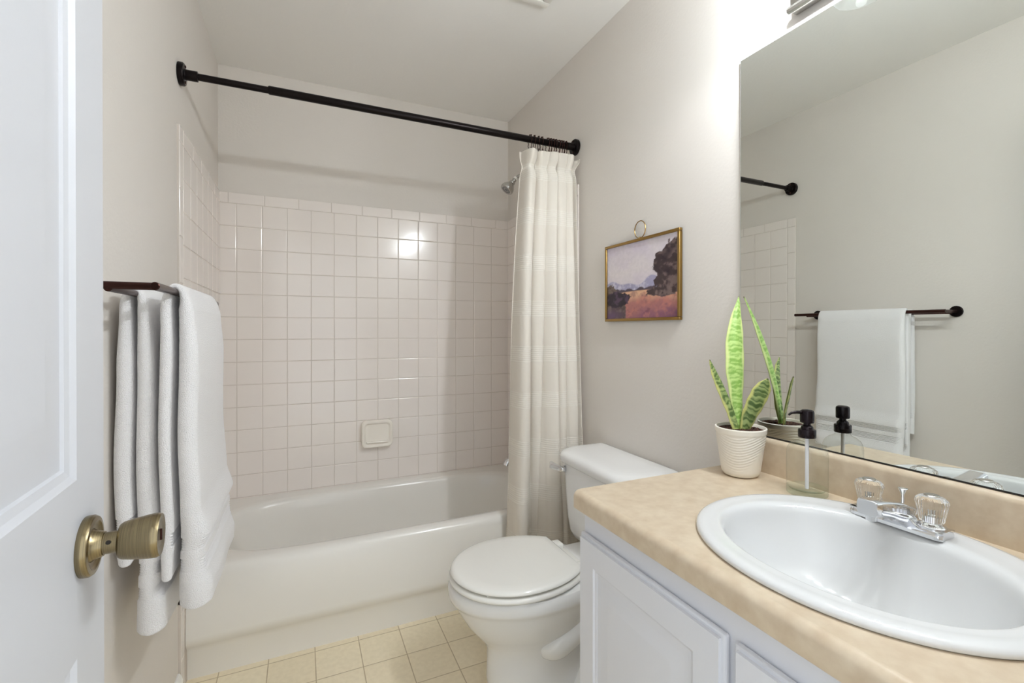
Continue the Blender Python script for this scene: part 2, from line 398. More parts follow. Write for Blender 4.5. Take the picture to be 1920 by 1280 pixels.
# ------------------------------------------------------------------ bathtub
def tub():
    t = thing('bathtub', 'white enamel alcove bathtub along the tiled back wall', 'bathtub', (0.75, -0.37, 0))
    x0, x1, y0, y1 = TT, W - TT, -0.735, -TT
    cx, cy = 0.755, -0.365
    angs = [2 * PI * k / 200 for k in range(200)]
    for (xx, yy) in ((x0, y0), (x1, y0), (x1, y1), (x0, y1)): angs.append(math.atan2(yy - cy, xx - cx) % (2 * PI))
    angs = sorted(set(round(a, 6) for a in angs))
    def rect(a, X0, X1, Y0, Y1):
        c, s = math.cos(a), math.sin(a); k = 1e9
        if abs(c) > 1e-9: k = min(k, ((X1 if c > 0 else X0) - cx) / c)
        if abs(s) > 1e-9: k = min(k, ((Y1 if s > 0 else Y0) - cy) / s)
        return (cx + c * k, cy + s * k)
    def sup(a, hx, hy, n, ox=0, oy=0):
        c, s = math.cos(a), math.sin(a)
        k = (abs(c / hx) ** n + abs(s / hy) ** n) ** (-1 / n)
        return (cx + ox + c * k, cy + oy + s * k)
    rings = []
    for (yf, z) in ((-0.712, 0.0), (-0.712, 0.092), (-0.722, 0.112), (-0.734, 0.128), (-0.736, 0.15), (-0.716, 0.335), (-0.711, 0.352), (-0.703, 0.362), (-0.690, 0.367)):
        rings.append([(p[0], max(p[1], yf) if p[1] > y0 + 1e-6 else yf, z) for p in (rect(a, x0, x1, y0, y1) for a in angs)])
    rings.append([(*sup(a, 0.712, 0.300, 5.0, 0.0, -0.005), 0.366) for a in angs])
    for hx, hy, n, ox, z in ((0.700, 0.290, 4.2, 0, 0.3645), (0.690, 0.281, 4.0, 0.0, 0.358), (0.683, 0.275, 3.9, 0.0, 0.345), (0.672, 0.268, 3.8, 0.004, 0.30),
                             (0.650, 0.256, 3.6, 0.010, 0.22), (0.615, 0.242, 3.4, 0.018, 0.13), (0.575, 0.222, 3.2, 0.024, 0.085), (0.50, 0.18, 3.0, 0.03, 0.068), (0.3, 0.1, 2.4, 0.04, 0.064)):
        rings.append([(*sup(a, hx, hy, n, ox, 0.0), z) for a in angs])
    b = MB(); b.rings(rings, cap0=False, cap1=True)
    b.build('tub_shell', M['tub'], t, smooth=55)
    b = MB(); b.lathe([(0.034, 0), (0.034, 0.003), (0.028, 0.005), (0.0, 0.005)], (1.27, -0.365, 0.066), n=28)
    b.build('drain', M['chrome'], t)
    b = MB(); b.lathe([(0.036, 0), (0.036, 0.004), (0.03, 0.009), (0.0, 0.010)], (1.405, -0.365, 0.27), axis='-x', n=28)
    b.build('overflow_plate', M['chrome'], t)
tub()

# soap dish set in the back wall
def rrect(w, h, r, n=6, cx=0, cy=0):
    pts = []
    for (sx, sy, a0) in ((1, 1, 0), (-1, 1, PI / 2), (-1, -1, PI), (1, -1, 3 * PI / 2)):
        for k in range(n + 1):
            a = a0 + PI / 2 * k / n
            pts.append((cx + sx * (w / 2 - r) + r * math.cos(a), cy + sy * (h / 2 - r) + r * math.sin(a)))
    return pts
cx, cz = 0.727, 0.628
b = MB(); rs = []
for (w, h, r, y, dz) in ((0.152, 0.134, 0.020, 0.0, 0), (0.160, 0.142, 0.024, 0.012, 0), (0.162, 0.144, 0.026, 0.028, -0.001), (0.160, 0.142, 0.026, 0.036, -0.002), (0.154, 0.136, 0.025, 0.0405, -0.002), (0.146, 0.127, 0.023, 0.042, -0.002),
                      (0.136, 0.116, 0.020, 0.0405, -0.002), (0.128, 0.107, 0.018, 0.035, -0.001), (0.118, 0.096, 0.016, 0.030, 0), (0.09, 0.07, 0.01, 0.0285, 0)):
    rs.append([(p[0], -TT - y, p[1]) for p in rrect(w, h, r, 6, cx, cz + dz)])
b.rings(rs)
t = thing('soap_dish', 'white ceramic soap dish on the tiled wall above the tub', 'soap dish', (cx, -TT, cz - 0.07))
b.build('dish', M['soap_dish'], t)
b = MB()
b.box((cx - 0.056, -TT - 0.028, cz - 0.050), (cx + 0.056, -TT - 0.043, cz - 0.040), 0.004, 3)
for k in range(-3, 4): b.box((cx + k * 0.014 - 0.002, -TT - 0.030, cz - 0.041), (cx + k * 0.014 + 0.002, -TT - 0.0415, cz - 0.0385), 0.001, 1)
b.build('drip_shelf', M['soap_dish'], t)

# tub spout and shower valve, mostly behind the curtain
t = thing('tub_spout', 'chrome tub spout low on the right tiled wall', 'faucet', (W - TT, -0.33, 0.47))
b = MB(); b.tube([(W - TT, -0.33, 0.485), (W - 0.06, -0.33, 0.485), (W - 0.12, -0.33, 0.481), (W - 0.148, -0.33, 0.472), (W - 0.158, -0.33, 0.458)], [0.026, 0.026, 0.025, 0.022, 0.019], n=20); b.build('spout_body', M['chrome'], t)
b = MB(); b.lathe([(0.004, 0), (0.004, 0.02), (0.008, 0.024), (0.006, 0.03), (0, 0.031)], (W - 0.135, -0.33, 0.5), n=12); b.build('diverter_knob', M['chrome'], t)
t = thing('shower_valve', 'round chrome shower valve on the right tiled wall', 'valve', (W - TT, -0.36, 0.72))
b = MB(); b.lathe([(0.075, 0), (0.075, 0.004), (0.06, 0.010), (0.03, 0.013), (0.03, 0.03), (0, 0.03)], (W - TT, -0.36, 0.72), axis='-x', n=36); b.build('escutcheon', M['chrome'], t)
b = MB(); b.lathe([(0.024, 0.03), (0.028, 0.036), (0.028, 0.07), (0.02, 0.076), (0, 0.077)], (W - TT, -0.36, 0.72), axis='-x', n=24); b.build('handle', M['acrylic'], t)

# shower head
SH = Vector((1.3495, -0.37, 1.93))
t = thing('wall_shower', 'small chrome shower head on a bent arm beside the curtain top', 'shower head', (W, -0.37, 2.0))
d = Vector((-0.62, 0.03, -0.785)).normalized()
a_ = d.orthogonal().normalized(); c_ = d.cross(a_)
top = SH - d * 0.048
b = MB(); b.tube([(W - 0.001, -0.37, 2.015), (W - 0.03, -0.37, 2.017), (W - 0.055, -0.37, 2.010), tuple(top - d * 0.016 + Vector((0.012, 0, 0.008))), tuple(top)], 0.0085, n=14)
b.lathe([(0.03, 0), (0.029, 0.005), (0.012, 0.010), (0, 0.010)], (W, -0.37, 2.015), axis='-x', n=24)
b.build('shower_arm', M['nickel'], t)
b = MB(); b.lathe([(0.0105, -0.012), (0.0115, -0.011), (0.0115, -0.001), (0.0105, 0.0)], tuple(top), axis=(a_, c_, d), n=16); b.build('washer_ring', M['offwhite'], t)
b = MB(); b.lathe([(0.011, 0.0), (0.012, 0.01), (0.010, 0.015), (0.015, 0.019), (0.016, 0.026), (0.014, 0.030), (0.022, 0.040), (0.032, 0.055), (0.0355, 0.066), (0.0355, 0.074), (0.033, 0.078), (0.031, 0.078)], tuple(top), axis=(a_, c_, d), n=36)
hd = b.build('head_shell', M['nickel'], t)
b = MB(); b.lathe([(0.031, 0.0778), (0.028, 0.0765), (0.020, 0.0795), (0.012, 0.0775), (0.008, 0.0800), (0.0, 0.0800)], tuple(top), axis=(a_, c_, d), n=36)
b.build('spray_face', M['grey'], hd)

# ------------------------------------------------------------------ curtain rod, rings, curtain
RY, RZ = -0.771, 2.0085
t = thing('curtain_rod', 'long dark bronze shower curtain rod spanning above the tub', 'curtain rod', (0, RY, RZ))
def rz(x): return RZ + 0.003 * x / W
b = MB(); b.tube([(0.02, RY, rz(0)), (0.262, RY, rz(0.26))], 0.0112, n=20); b.build('inner_tube', M['black_metal'], t)
b = MB(); b.lathe([(0.0118, 0), (0.0145, 0.004), (0.0145, 1.225), (0.0118, 1.23)], (0.256, RY, rz(0.6)), axis='x', n=24); b.build('outer_tube', M['black_metal'], t)
for x, ax in ((0.0, 'x'), (W, '-x')):
    b = MB(); b.lathe([(0.034, 0.0), (0.036, 0.002), (0.036, 0.013), (0.033, 0.017), (0.018, 0.018), (0.0165, 0.020), (0.0165, 0.052), (0.015, 0.053), (0.0, 0.053)], (x, RY, rz(x)), axis=ax, n=36)
    fl = b.build('wall_flange', M['black_metal'], t)
    for s in (-1, 1):
        sg = 1 if x == 0 else -1
        b = MB(); b.lathe([(0.0045, 0.0), (0.0045, 0.002), (0.003, 0.0035), (0, 0.0035)], (x + sg * 0.017, RY, rz(x) + s * 0.0255), axis=ax, n=12); b.build('screw', M['bronze'], fl)

# curtain: top edge hooks on the rings
CN, CMM = 360, 150
CTOP, CBOT = 1.955, 0.215
def curtain_pt(u, z):
    """u across the gathered cloth (0 = tub side, 1 = wall side), z height"""
    h = (CTOP - z) / (CTOP - CBOT)
    xl = lerp(1.240, 1.150, h ** 0.9) - 0.008 * math.sin(h * 5)
    xr = lerp(1.478, 1.480, h)
    if h > 0.55: xr -= 0.0
    yb_l = lerp(-0.775, -0.800, sstep(0.0, 1.0, h))
    yb_r = lerp(-0.805, -0.868, sstep(0.0, 0.9, h))
    wide = sstep(0.30, 0.95, h)
    ph = u * 5.4 + 0.14 * math.sin(u * 7.3 + 1.0) + 0.05 * math.sin(u * 15 + 2.2 * h)
    k = 2 * PI * ph
    irr = 0.85 + 0.35 * math.sin(u * 12.3 + 0.8) + 0.15 * math.sin(u * 23)
    pinch = math.exp(-((h - 0.040) / 0.014) ** 2)
    flare = math.exp(-(h / 0.022) ** 2)
    amp = lerp(0.033, 0.044, sstep(0.02, 0.8, h)) * irr * (1 - 0.55 * pinch)
    w_ = math.sin(k); w_ = math.copysign(abs(w_) ** 0.8, w_)
    k2 = 2 * PI * (u * 3.2 + 0.30 + 0.1 * math.sin(h * 3 + u * 5))
    y = lerp(yb_l, yb_r, u) + amp * w_ * (1 - 0.40 * wide) + 0.020 * wide * math.sin(k2)
    y += 0.0035 * math.sin(2 * PI * u * 17 + 2.0) * (1 - sstep(0.02, 0.30, h)) * (1 - 0.5 * pinch)
    edge = min(1.0, min(u, 1 - u) * 8)
    x = lerp(xl, xr, u)
    x += (0.0165 + 0.004 * math.sin(u * 19)) * math.cos(k + 0.35) * (1 - 0.35 * wide) * (1 - 0.4 * pinch) * edge
    x += 0.016 * wide * math.sin(k2 + 1.3) * edge
    # ruffled heading leans outwards above the pinch
    hd_ = flare
    x += hd_ * (0.022 * sstep(0.80, 1.0, u) - 0.010 * sstep(0.12, 0.0, u) + 0.008 * math.sin(k * 0.5 + 0.6) * edge)
    x -= pinch * 0.006 * sstep(0.85, 1.0, u)
    # loose flap near the bottom, pulled toward the wall
    fl = sstep(0.72, 1.0, h) * math.exp(-((u - 0.63) / 0.10) ** 2)
    x += 0.030 * fl; y -= 0.012 * fl
    x = min(x, W - 0.010)
    y = min(y, -0.745)
    zz = z + 0.004 * hd_ * math.sin(k * 0.5 + 1.0) - 0.010 * hd_ * sstep(0.85, 1, u)
    return (x, y, zz)
b = MB(); uvl = b.bm.loops.layers.uv.new('UVMap')
grid = []
hs = []
for j in range(CMM + 1):
    s = j / CMM; hs.append(s ** 1.25)
for j in range(CMM + 1):
    z = lerp(CTOP, CBOT, hs[j]); grid.append([b.v(curtain_pt(i / CN, z)) for i in range(CN + 1)])
for j in range(CMM):
    for i in range(CN):
        fc = b.f([grid[j][i], grid[j + 1][i], grid[j + 1][i + 1], grid[j][i + 1]])
        if fc:
            for lp, (uu, jj) in zip(fc.loops, ((i, j), (i, j + 1), (i + 1, j + 1), (i + 1, j))):
                lp[uvl].uv = (uu / CN * 1.8, hs[jj] * (CTOP - CBOT))
o = b.build('shower_curtain', M['curtain'], smooth=180)
md = o.modifiers.new('thick', 'SOLIDIFY'); md.thickness = 0.0012; md.offset = 0
tag(o, 'cream shower curtain with woven ribbed bands gathered beside the toilet', 'shower curtain')

# rings: open wire rings with rollers on top and two ball-ended hooks
def make_ring():
    t = thing('curtain_ring', 'brown bronze double hook curtain ring on the rod above the cream curtain', 'curtain ring', (0, 0, 0), 'curtain rings on the rod')
    pts = []
    for k in range(29):
        a = math.radians(-58 + 296 * k / 28); r = 0.0188
        pts.append((0, r * math.cos(a), r * math.sin(a)))
    front = [(0, 0.016, -0.026), (0, 0.010, -0.034), (0.002, 0.004, -0.046), (0.002, 0.000, -0.056), (0.002, -0.006, -0.058), (0.002, -0.010, -0.052)]
    back = [(0, -0.016, -0.026), (0, -0.013, -0.034), (-0.002, -0.012, -0.040)]
    wire = back[::-1] + [p for p in reversed(pts)] + front
    b = MB(); b.tube(wire, 0.0016, n=8); b.build('wire_hook', M['bronze'], t)
    b = MB(); b.ball((0, -0.0125, -0.0415), 0.0038, 10); b.ball((0.002, -0.0105, -0.0525), 0.0042, 10); b.build('hook_ball', M['bronze'], t)
    for k in range(3):
        a = math.radians(55 + 35 * k)
        b = MB(); b.ball((0, 0.0188 * math.cos(a), 0.0188 * math.sin(a)), 0.0037, 10); b.build('roller_bead', M['bronze'], t)
    return t
ring0 = make_ring()
rx = [1.268, 1.289, 1.310, 1.326, 1.355, 1.370, 1.383, 1.396, 1.409, 1.423, 1.436, 1.449]
for i, x in enumerate(rx):
    r = ring0 if i == 0 else dup(ring0, (0, 0, 0))
    r.location = (x, RY, rz(x) - 0.0015)
    r.rotation_euler = (0, 0, random.uniform(-0.25, 0.25))

# ------------------------------------------------------------------ toilet
def toilet():
    t = thing('toilet', 'white two piece toilet with closed lid between tub and vanity', 'toilet', (1.05, -1.2, 0))
    cy = -1.205
    def egg(xf, xb, hw, z, n=56, back=2.6, front=2.0, dy=0):
        # xf: front tip (small x), xb: back
        cxx = lerp(xf, xb, 0.52); pts = []
        for k in range(n):
            a = 2 * PI * k / n; c, s = math.cos(a), math.sin(a)
            e = front if c < 0 else back
            kk = 1.0
            X = (abs(c) ** (2 / e)) * (1 if c > 0 else -1) * (xb - cxx if c > 0 else cxx - xf)
            Y = (abs(s) ** (2 / e)) * (1 if s > 0 else -1) * hw
            pts.append((cxx + X, cy + dy + Y, z))
        return pts
    # bowl and pedestal, one ceramic body
    b = MB()
    b.rings([egg(0.915, 1.36, 0.128, 0.0), egg(0.912, 1.36, 0.130, 0.012), egg(0.905, 1.36, 0.120, 0.03), egg(0.900, 1.33, 0.105, 0.07), egg(0.902, 1.30, 0.097, 0.12, back=2.2),
             egg(0.902, 1.27, 0.096, 0.165, back=2.1), egg(0.888, 1.26, 0.104, 0.190, back=2.1), egg(0.862, 1.26, 0.124, 0.220, back=2.2), egg(0.832, 1.27, 0.148, 0.258, back=2.3), egg(0.810, 1.28, 0.164, 0.295, back=2.4),
             egg(0.796, 1.29, 0.173, 0.322, back=2.4), egg(0.789, 1.29, 0.1765, 0.334, back=2.4), egg(0.780, 1.29, 0.183, 0.342, back=2.4), egg(0.776, 1.29, 0.186, 0.352, back=2.4), egg(0.776, 1.29, 0.186, 0.376, back=2.4), egg(0.782, 1.285, 0.181, 0.384, back=2.4), egg(0.80, 1.27, 0.165, 0.386, back=2.4)])
    # deck under the tank
    b.box((1.17, cy - 0.105, 0.30), (1.475, cy + 0.105, 0.388), 0.012, 3)
    b.build('bowl', M['porcelain'], t, smooth=50)
    # trapway bulges on both sides
    b = MB()
    for s in (-1, 1):
        yy = cy + s * 0.094
        b.stube([(1.33, yy - s * 0.01, 0.06), (1.34, yy, 0.14), (1.325, yy, 0.215), (1.27, yy, 0.262), (1.20, yy, 0.246), (1.14, yy, 0.208), (1.100, yy - s * 0.002, 0.184), (1.075, yy - s * 0.012, 0.176), (1.056, yy - s * 0.022, 0.172), (1.046, yy - s * 0.026, 0.171)], [0.05, 0.054, 0.056, 0.056, 0.053, 0.049, 0.046, 0.041, 0.030, 0.010], n=28)
        b.stube([(1.16, yy + s * 0.012, 0.010), (1.20, yy + s * 0.010, 0.05), (1.25, yy, 0.09), (1.32, yy, 0.11)], [0.03, 0.036, 0.045, 0.05], n=18)
    b.build('trapway', M['porcelain'], t, smooth=180)
    b = MB(); b.rings([egg(1.02, 1.40, 0.150, 0.0), egg(1.02, 1.40, 0.152, 0.014), egg(1.03, 1.39, 0.142, 0.024)]); b.build('foot_flange', M['porcelain'], t, smooth=50)
    for s in (-1, 1):
        b = MB(); b.lathe([(0.016, 0), (0.016, 0.012), (0.013, 0.021), (0.007, 0.026), (0, 0.027)], (1.145, cy + s * 0.132, 0.022), n=20); b.build('bolt_cap', M['seat'], t)
    # seat and lid: round front, cut straight at the back
    def plate(xf, xb, hw, z, bk, n=60):
        pts = []
        cxx = xf + hw * 1.12
        for k in range(n + 1):
            a = -PI / 2 + PI * k / n
            # front half, from -y round the front to +y
            pts.append((cxx - (cxx - xf) * math.cos(a), cy + hw * math.sin(a), z))
        # sides running back to the straight rear edge
        side = []
        for k in range(1, 11):
            q = k / 10
            X = lerp(cxx, xb, q); Y = hw - (hw - bk) * (q ** 2.3)
            side.append((X, Y))
        for (X, Y) in side: pts.append((X, cy + Y, z))
        for (X, Y) in reversed(side): pts.append((X, cy - Y, z))
        return pts
    b = MB(); b.rings([plate(0.792, 1.176, 0.176, 0.3890, 0.116), plate(0.784, 1.182, 0.1835, 0.3900, 0.123), plate(0.780, 1.185, 0.187, 0.3945, 0.126), plate(0.780, 1.185, 0.187, 0.3985, 0.126), plate(0.784, 1.182, 0.1835, 0.4045, 0.123), plate(0.792, 1.176, 0.176, 0.4058, 0.116)])
    for (bx, by) in ((0.86, -0.12), (0.86, 0.12), (1.13, -0.13), (1.13, 0.13)): b.box((bx - 0.012, cy + by - 0.006, 0.3845), (bx + 0.012, cy + by + 0.006, 0.3895)); b.box((bx - 0.010, cy + by - 0.005, 0.4050), (bx + 0.010, cy + by + 0.005, 0.4125))
    b.build('seat', M['seat'], t, smooth=60)
    b = MB(); b.rings([plate(0.795, 1.176, 0.172, 0.4115, 0.110), plate(0.7875, 1.181, 0.180, 0.4120, 0.117), plate(0.785, 1.182, 0.183, 0.415, 0.120), plate(0.7865, 1.181, 0.182, 0.419, 0.119), plate(0.791, 1.178, 0.178, 0.4235, 0.116), plate(0.800, 1.172, 0.171, 0.4265, 0.110), plate(0.83, 1.15, 0.145, 0.4278, 0.09), plate(0.93, 1.08, 0.06, 0.4283, 0.03)])
    lid = b.build('lid', M['seat'], t, smooth=60)
    b = MB(); b.box((1.186, cy - 0.10, 0.387), (1.225, cy + 0.10, 0.396), 0.003, 2)
    for s in (-1, 1): b.box((1.178, cy + s * 0.085 - 0.022, 0.389), (1.222, cy + s * 0.085 + 0.022, 0.412), 0.008, 3)
    b.build('hinge', M['seat'], t)
    # tank
    ty = -1.205
    def rr(hw, x0, x1, z, rf, n=8):
        pts = []
        for (sx, sy, a0) in ((1, 1, 0), (-1, 1, PI / 2), (-1, -1, PI), (1, -1, 3 * PI / 2)):
            r = rf if sx < 0 else 0.015
            for k in range(n + 1):
                a = a0 + PI / 2 * k / n
                X = (x1 - r if sx > 0 else x0 + r) + r * math.cos(a)
                Y = sy * (hw - r) + r * math.sin(a)
                if sx < 0: X -= 0.016 * max(0.0, 1 - (Y / hw) ** 2)     # bowed front
                pts.append((X, ty + Y, z))
        return pts
    b = MB(); b.rings([rr(0.155, 1.330, 1.475, 0.388, 0.05), rr(0.180, 1.312, 1.482, 0.396, 0.06), rr(0.194, 1.300, 1.485, 0.420, 0.07), rr(0.201, 1.294, 1.487, 0.47, 0.07), rr(0.208, 1.290, 1.489, 0.56, 0.07), rr(0.213, 1.288, 1.490, 0.668, 0.07), rr(0.207, 1.29, 1.488, 0.672, 0.07)])
    b.build('tank', M['porcelain'], t, smooth=60)
    b = MB(); b.rings([rr(0.214, 1.286, 1.492, 0.669, 0.07), rr(0.222, 1.278, 1.495, 0.673, 0.075), rr(0.2275, 1.272, 1.497, 0.682, 0.078), rr(0.229, 1.270, 1.497, 0.692, 0.080), rr(0.228, 1.271, 1.497, 0.700, 0.080), rr(0.2245, 1.275, 1.496, 0.7075, 0.080), rr(0.218, 1.282, 1.494, 0.7130, 0.078), rr(0.207, 1.293, 1.488, 0.7165, 0.075), rr(0.19, 1.31, 1.475, 0.7185, 0.07), rr(0.15, 1.34, 1.44, 0.7195, 0.05)])
    b.build('tank_lid', M['porcelain'], t, smooth=60)
    # flush lever on the tank front, tub side
    b = MB()
    b.lathe([(0.012, 0), (0.012, 0.008), (0.009, 0.012), (0, 0.012)], (1.281, -1.047, 0.648), axis='-x', n=18)
    b.build('lever_hub', M['chrome'], t)
    b = MB(); rs = []
    for (yy, xx, zz, hh, tt_) in ((-1.062, 1.268, 0.649, 0.006, 0.004), (-1.056, 1.265, 0.649, 0.0095, 0.006), (-1.035, 1.260, 0.650, 0.0105, 0.0065), (-1.010, 1.254, 0.651, 0.0125, 0.007), (-0.992, 1.251, 0.652, 0.0135, 0.007), (-0.988, 1.251, 0.652, 0.011, 0.005)):
        rs.append([(xx + p[0], yy, zz + p[1]) for p in rrect(2 * tt_, 2 * hh, min(tt_, hh) * 0.6, 4)])
    b.rings(rs); b.build('flush_lever', M['chrome'], t, smooth=50)
    # supply stop at the wall
    b = MB(); b.tube([(W - 0.002, -1.03, 0.17), (W - 0.05, -1.03, 0.17), (W - 0.06, -1.03, 0.2), (W - 0.07, -1.06, 0.32), (W - 0.08, -1.07, 0.40)], 0.006, n=10); b.build('supply_line', M['chrome'], t)
toilet()

# ------------------------------------------------------------------ raised panel helper (faces +x or -x)
def raised_panels(b, sgn, xf, depth, y0, y1, z0, z1, panels, prof, mi=0):
    """front skin at x=xf facing sgn; panels = rects (y0,y1,z0,z1); prof = [(inset, sink)...]"""
    ys = sorted({y0, y1, *[p[0] for p in panels], *[p[1] for p in panels]})
    zs = sorted({z0, z1, *[p[2] for p in panels], *[p[3] for p in panels]})
    vd = {}
    def V(y, z):
        k = (round(y, 5), round(z, 5))
        if k not in vd: vd[k] = b.v((xf, y, z))
        return vd[k]
    for i in range(len(ys) - 1):
        for j in range(len(zs) - 1):
            ym, zm = (ys[i] + ys[i + 1]) / 2, (zs[j] + zs[j + 1]) / 2
            if any(p[0] < ym < p[1] and p[2] < zm < p[3] for p in panels): continue
            b.f([V(ys[i], zs[j]), V(ys[i + 1], zs[j]), V(ys[i + 1], zs[j + 1]), V(ys[i], zs[j + 1])], mi)
    for (a, c, e, g) in panels:
        yy = [y for y in ys if a - 1e-6 <= y <= c + 1e-6]; zz = [z for z in zs if e - 1e-6 <= z <= g + 1e-6]
        rings = []
        for ins, sk in prof:
            if ins == 0 and sk == 0: rings.append([V(a, e), V(c, e), V(c, g), V(a, g)])
            else: rings.append([b.v((xf - sgn * sk, y, z)) for y, z in ((a + ins, e + ins), (c - ins, e + ins), (c - ins, g - ins), (a + ins, g - ins))])
        for r0, r1 in zip(rings, rings[1:]):
            for k in range(4): b.f([r0[k], r0[(k + 1) % 4], r1[(k + 1) % 4], r1[k]], mi)
        b.f(rings[-1], mi)
    # rim and back
    xb = xf - sgn * depth
    fr = [V(y, z0) for y in ys] + [V(y1, z) for z in zs[1:]] + [V(y, z1) for y in reversed(ys[:-1])] + [V(y0, z) for z in reversed(zs[1:-1])]
    bk = [b.v((xb, v.co.y, v.co.z)) for v in fr]
    n = len(fr)
    for k in range(n): b.f([fr[k], fr[(k + 1) % n], bk[(k + 1) % n], bk[k]], mi)
    b.f(bk, mi)

# ------------------------------------------------------------------ entrance door, swung in beside the left wall
DXF = 0.126; DY0, DY1 = YN + 0.006, -1.812
def door():
    t = thing('panel_door', 'white six panel door standing open along the left wall', 'door', (0.1, YN, 0.01))
    b = MB()
    sw = 0.094; mid = (DY0 + DY1) / 2
    cols = [(DY0 + sw, mid - 0.05), (mid + 0.05, DY1 - sw)]
    rows = [(0.22, 0.812), (1.013, 1.62), (1.72, 1.92)]
    pan = [(c[0], c[1], r[0], r[1]) for c in cols for r in rows]
    prof = [(0, 0), (0.006, 0.0045), (0.014, 0.0065), (0.016, 0.0095), (0.026, 0.0095), (0.070, 0.0025), (0.075, 0.0025)]
    raised_panels(b, 1, DXF, 0.0175, DY0, DY1, 0.01, 2.035, pan, prof)
    raised_panels(b, -1, DXF - 0.035, 0.0175, DY0, DY1, 0.01, 2.035, pan, prof)
    b.build('door_slab', M['paint_white'], t, smooth=12)
    ky, kz = -1.882, 0.928
    b = MB(); b.lathe([(0.034, 0.0), (0.0345, 0.002), (0.0345, 0.007), (0.0325, 0.010), (0.028, 0.0105), (0.024, 0.0075), (0.019, 0.007), (0.0165, 0.010), (0.0140, 0.018), (0.0, 0.018)], (DXF, ky, kz), axis='x', n=48)
    b.build('rosette', M['knob_brass'], t)
    b = MB(); b.lathe([(0.0125, 0.014), (0.0125, 0.034), (0.0105, 0.036), (0, 0.036)], (DXF, ky, kz), axis='x', n=32); b.build('knob_neck', M['knob_brass'], t)
    b = MB(); b.lathe([(0.012, 0.0325), (0.0195, 0.033), (0.0215, 0.036), (0.0232, 0.044), (0.0252, 0.057), (0.0262, 0.065), (0.0262, 0.0695), (0.0245, 0.073), (0.021, 0.0728), (0.015, 0.0715), (0.008, 0.0722), (0.0, 0.0722)], (DXF, ky, kz), axis='x', n=56)
    kn = b.build('door_knob', M['knob_brass'], t)
    b = MB(); b.box((DXF + 0.0715, ky - 0.0012, kz - 0.007), (DXF + 0.0740, ky + 0.0012, kz + 0.007), 0.0005, 1); b.build('lock_button', M['bronze'], kn)
    b = MB(); b.lathe([(0.0025, 0), (0.0025, 0.0012), (0, 0.0012)], (DXF + 0.0245, ky - 0.0118, kz + 0.0045), axis=(Vector((1, 0, 0)), Vector((0, .38, .92)), Vector((0, -.92, .38))), n=10); b.build('set_hole', M['dark'], t)
    b = MB(); b.lathe([(0.0325, 0.0), (0.0325, 0.008), (0.016, 0.012), (0.012, 0.03), (0.0225, 0.034), (0.025, 0.062), (0, 0.064)], (DXF - 0.035, ky, kz), axis='-x', n=40); b.build('inside_knob', M['knob_brass'], t)
    b = MB(); b.box((DXF - 0.030, DY1 - 0.0005, kz - 0.028), (DXF - 0.005, DY1 + 0.0012, kz + 0.028), 0.0005, 1); b.build('latch_plate', M['knob_brass'], t)
    pv = Vector((DXF, DY1, 0)); rt = Matrix.Rotation(math.radians(3.0), 3, 'Z')
    t.location = pv + rt @ (Vector(t.location) - pv); t.rotation_euler = (0, 0, math.radians(3.0))
door()
# door frame
b = MB(); b.box((DX0 - 0.012, YN - T, 0), (DX0 + 0.006, YN - 0.001, DH), 0.001, 1); b.box((DX1 - 0.018, YN - T, 0), (DX1, YN - 0.001, DH), 0.001, 1); b.box((DX0, YN - T, DH - 0.008), (DX1, YN - 0.001, DH + 0.01), 0.001, 1)
struct(b.build('trim_1', M['trim']), 'white door jamb')

# ------------------------------------------------------------------ vanity
VY0, VY1 = YN + 0.003, -1.637
CZ = 0.800
def vanity():
    t = thing('vanity_cabinet', 'white painted vanity cabinet with raised panel doors under the beige counter', 'cabinet', (1.2, -2.1, 0))
    b = MB()
    b.box((0.976, VY0, 0.10), (0.994, VY1 - 0.012, 0.762), 0.0)                       # face frame
    b.box((0.994, VY1 - 0.028, 0.0), (W - 0.003, VY1 - 0.012, 0.762))
    b.box((0.994, VY0, 0.0), (W - 0.003, VY0 + 0.016, 0.762))
    b.box((0.994, VY0 + 0.016, 0.10), (W - 0.003, VY1 - 0.028, 0.116))
    b.box((1.04, VY0 + 0.016, 0.0), (1.056, VY1 - 0.028, 0.10))
    b.build('carcass', M['cabinet'], t, smooth=0)
    prof = [(0, 0), (0.003, 0.004), (0.008, 0.0052), (0.009, 0.0075), (0.020, 0.0075), (0.052, 0.0015), (0.056, 0.0015)]
    for (a, c) in ((-2.063, -1.650), (-2.492, -2.079)):
        b = MB()
        raised_panels(b, -1, 0.957, 0.013, a + 0.008, c - 0.008, 0.128, 0.697, [(a + 0.060, c - 0.060, 0.185, 0.645)], prof)
        # stepped edge behind the front skin
        b.box((0.9635, a, 0.12), (0.9745, c, 0.705), 0.004, 2)
        b.build('cabinet_door', M['cabinet'], t, smooth=20)
vanity()
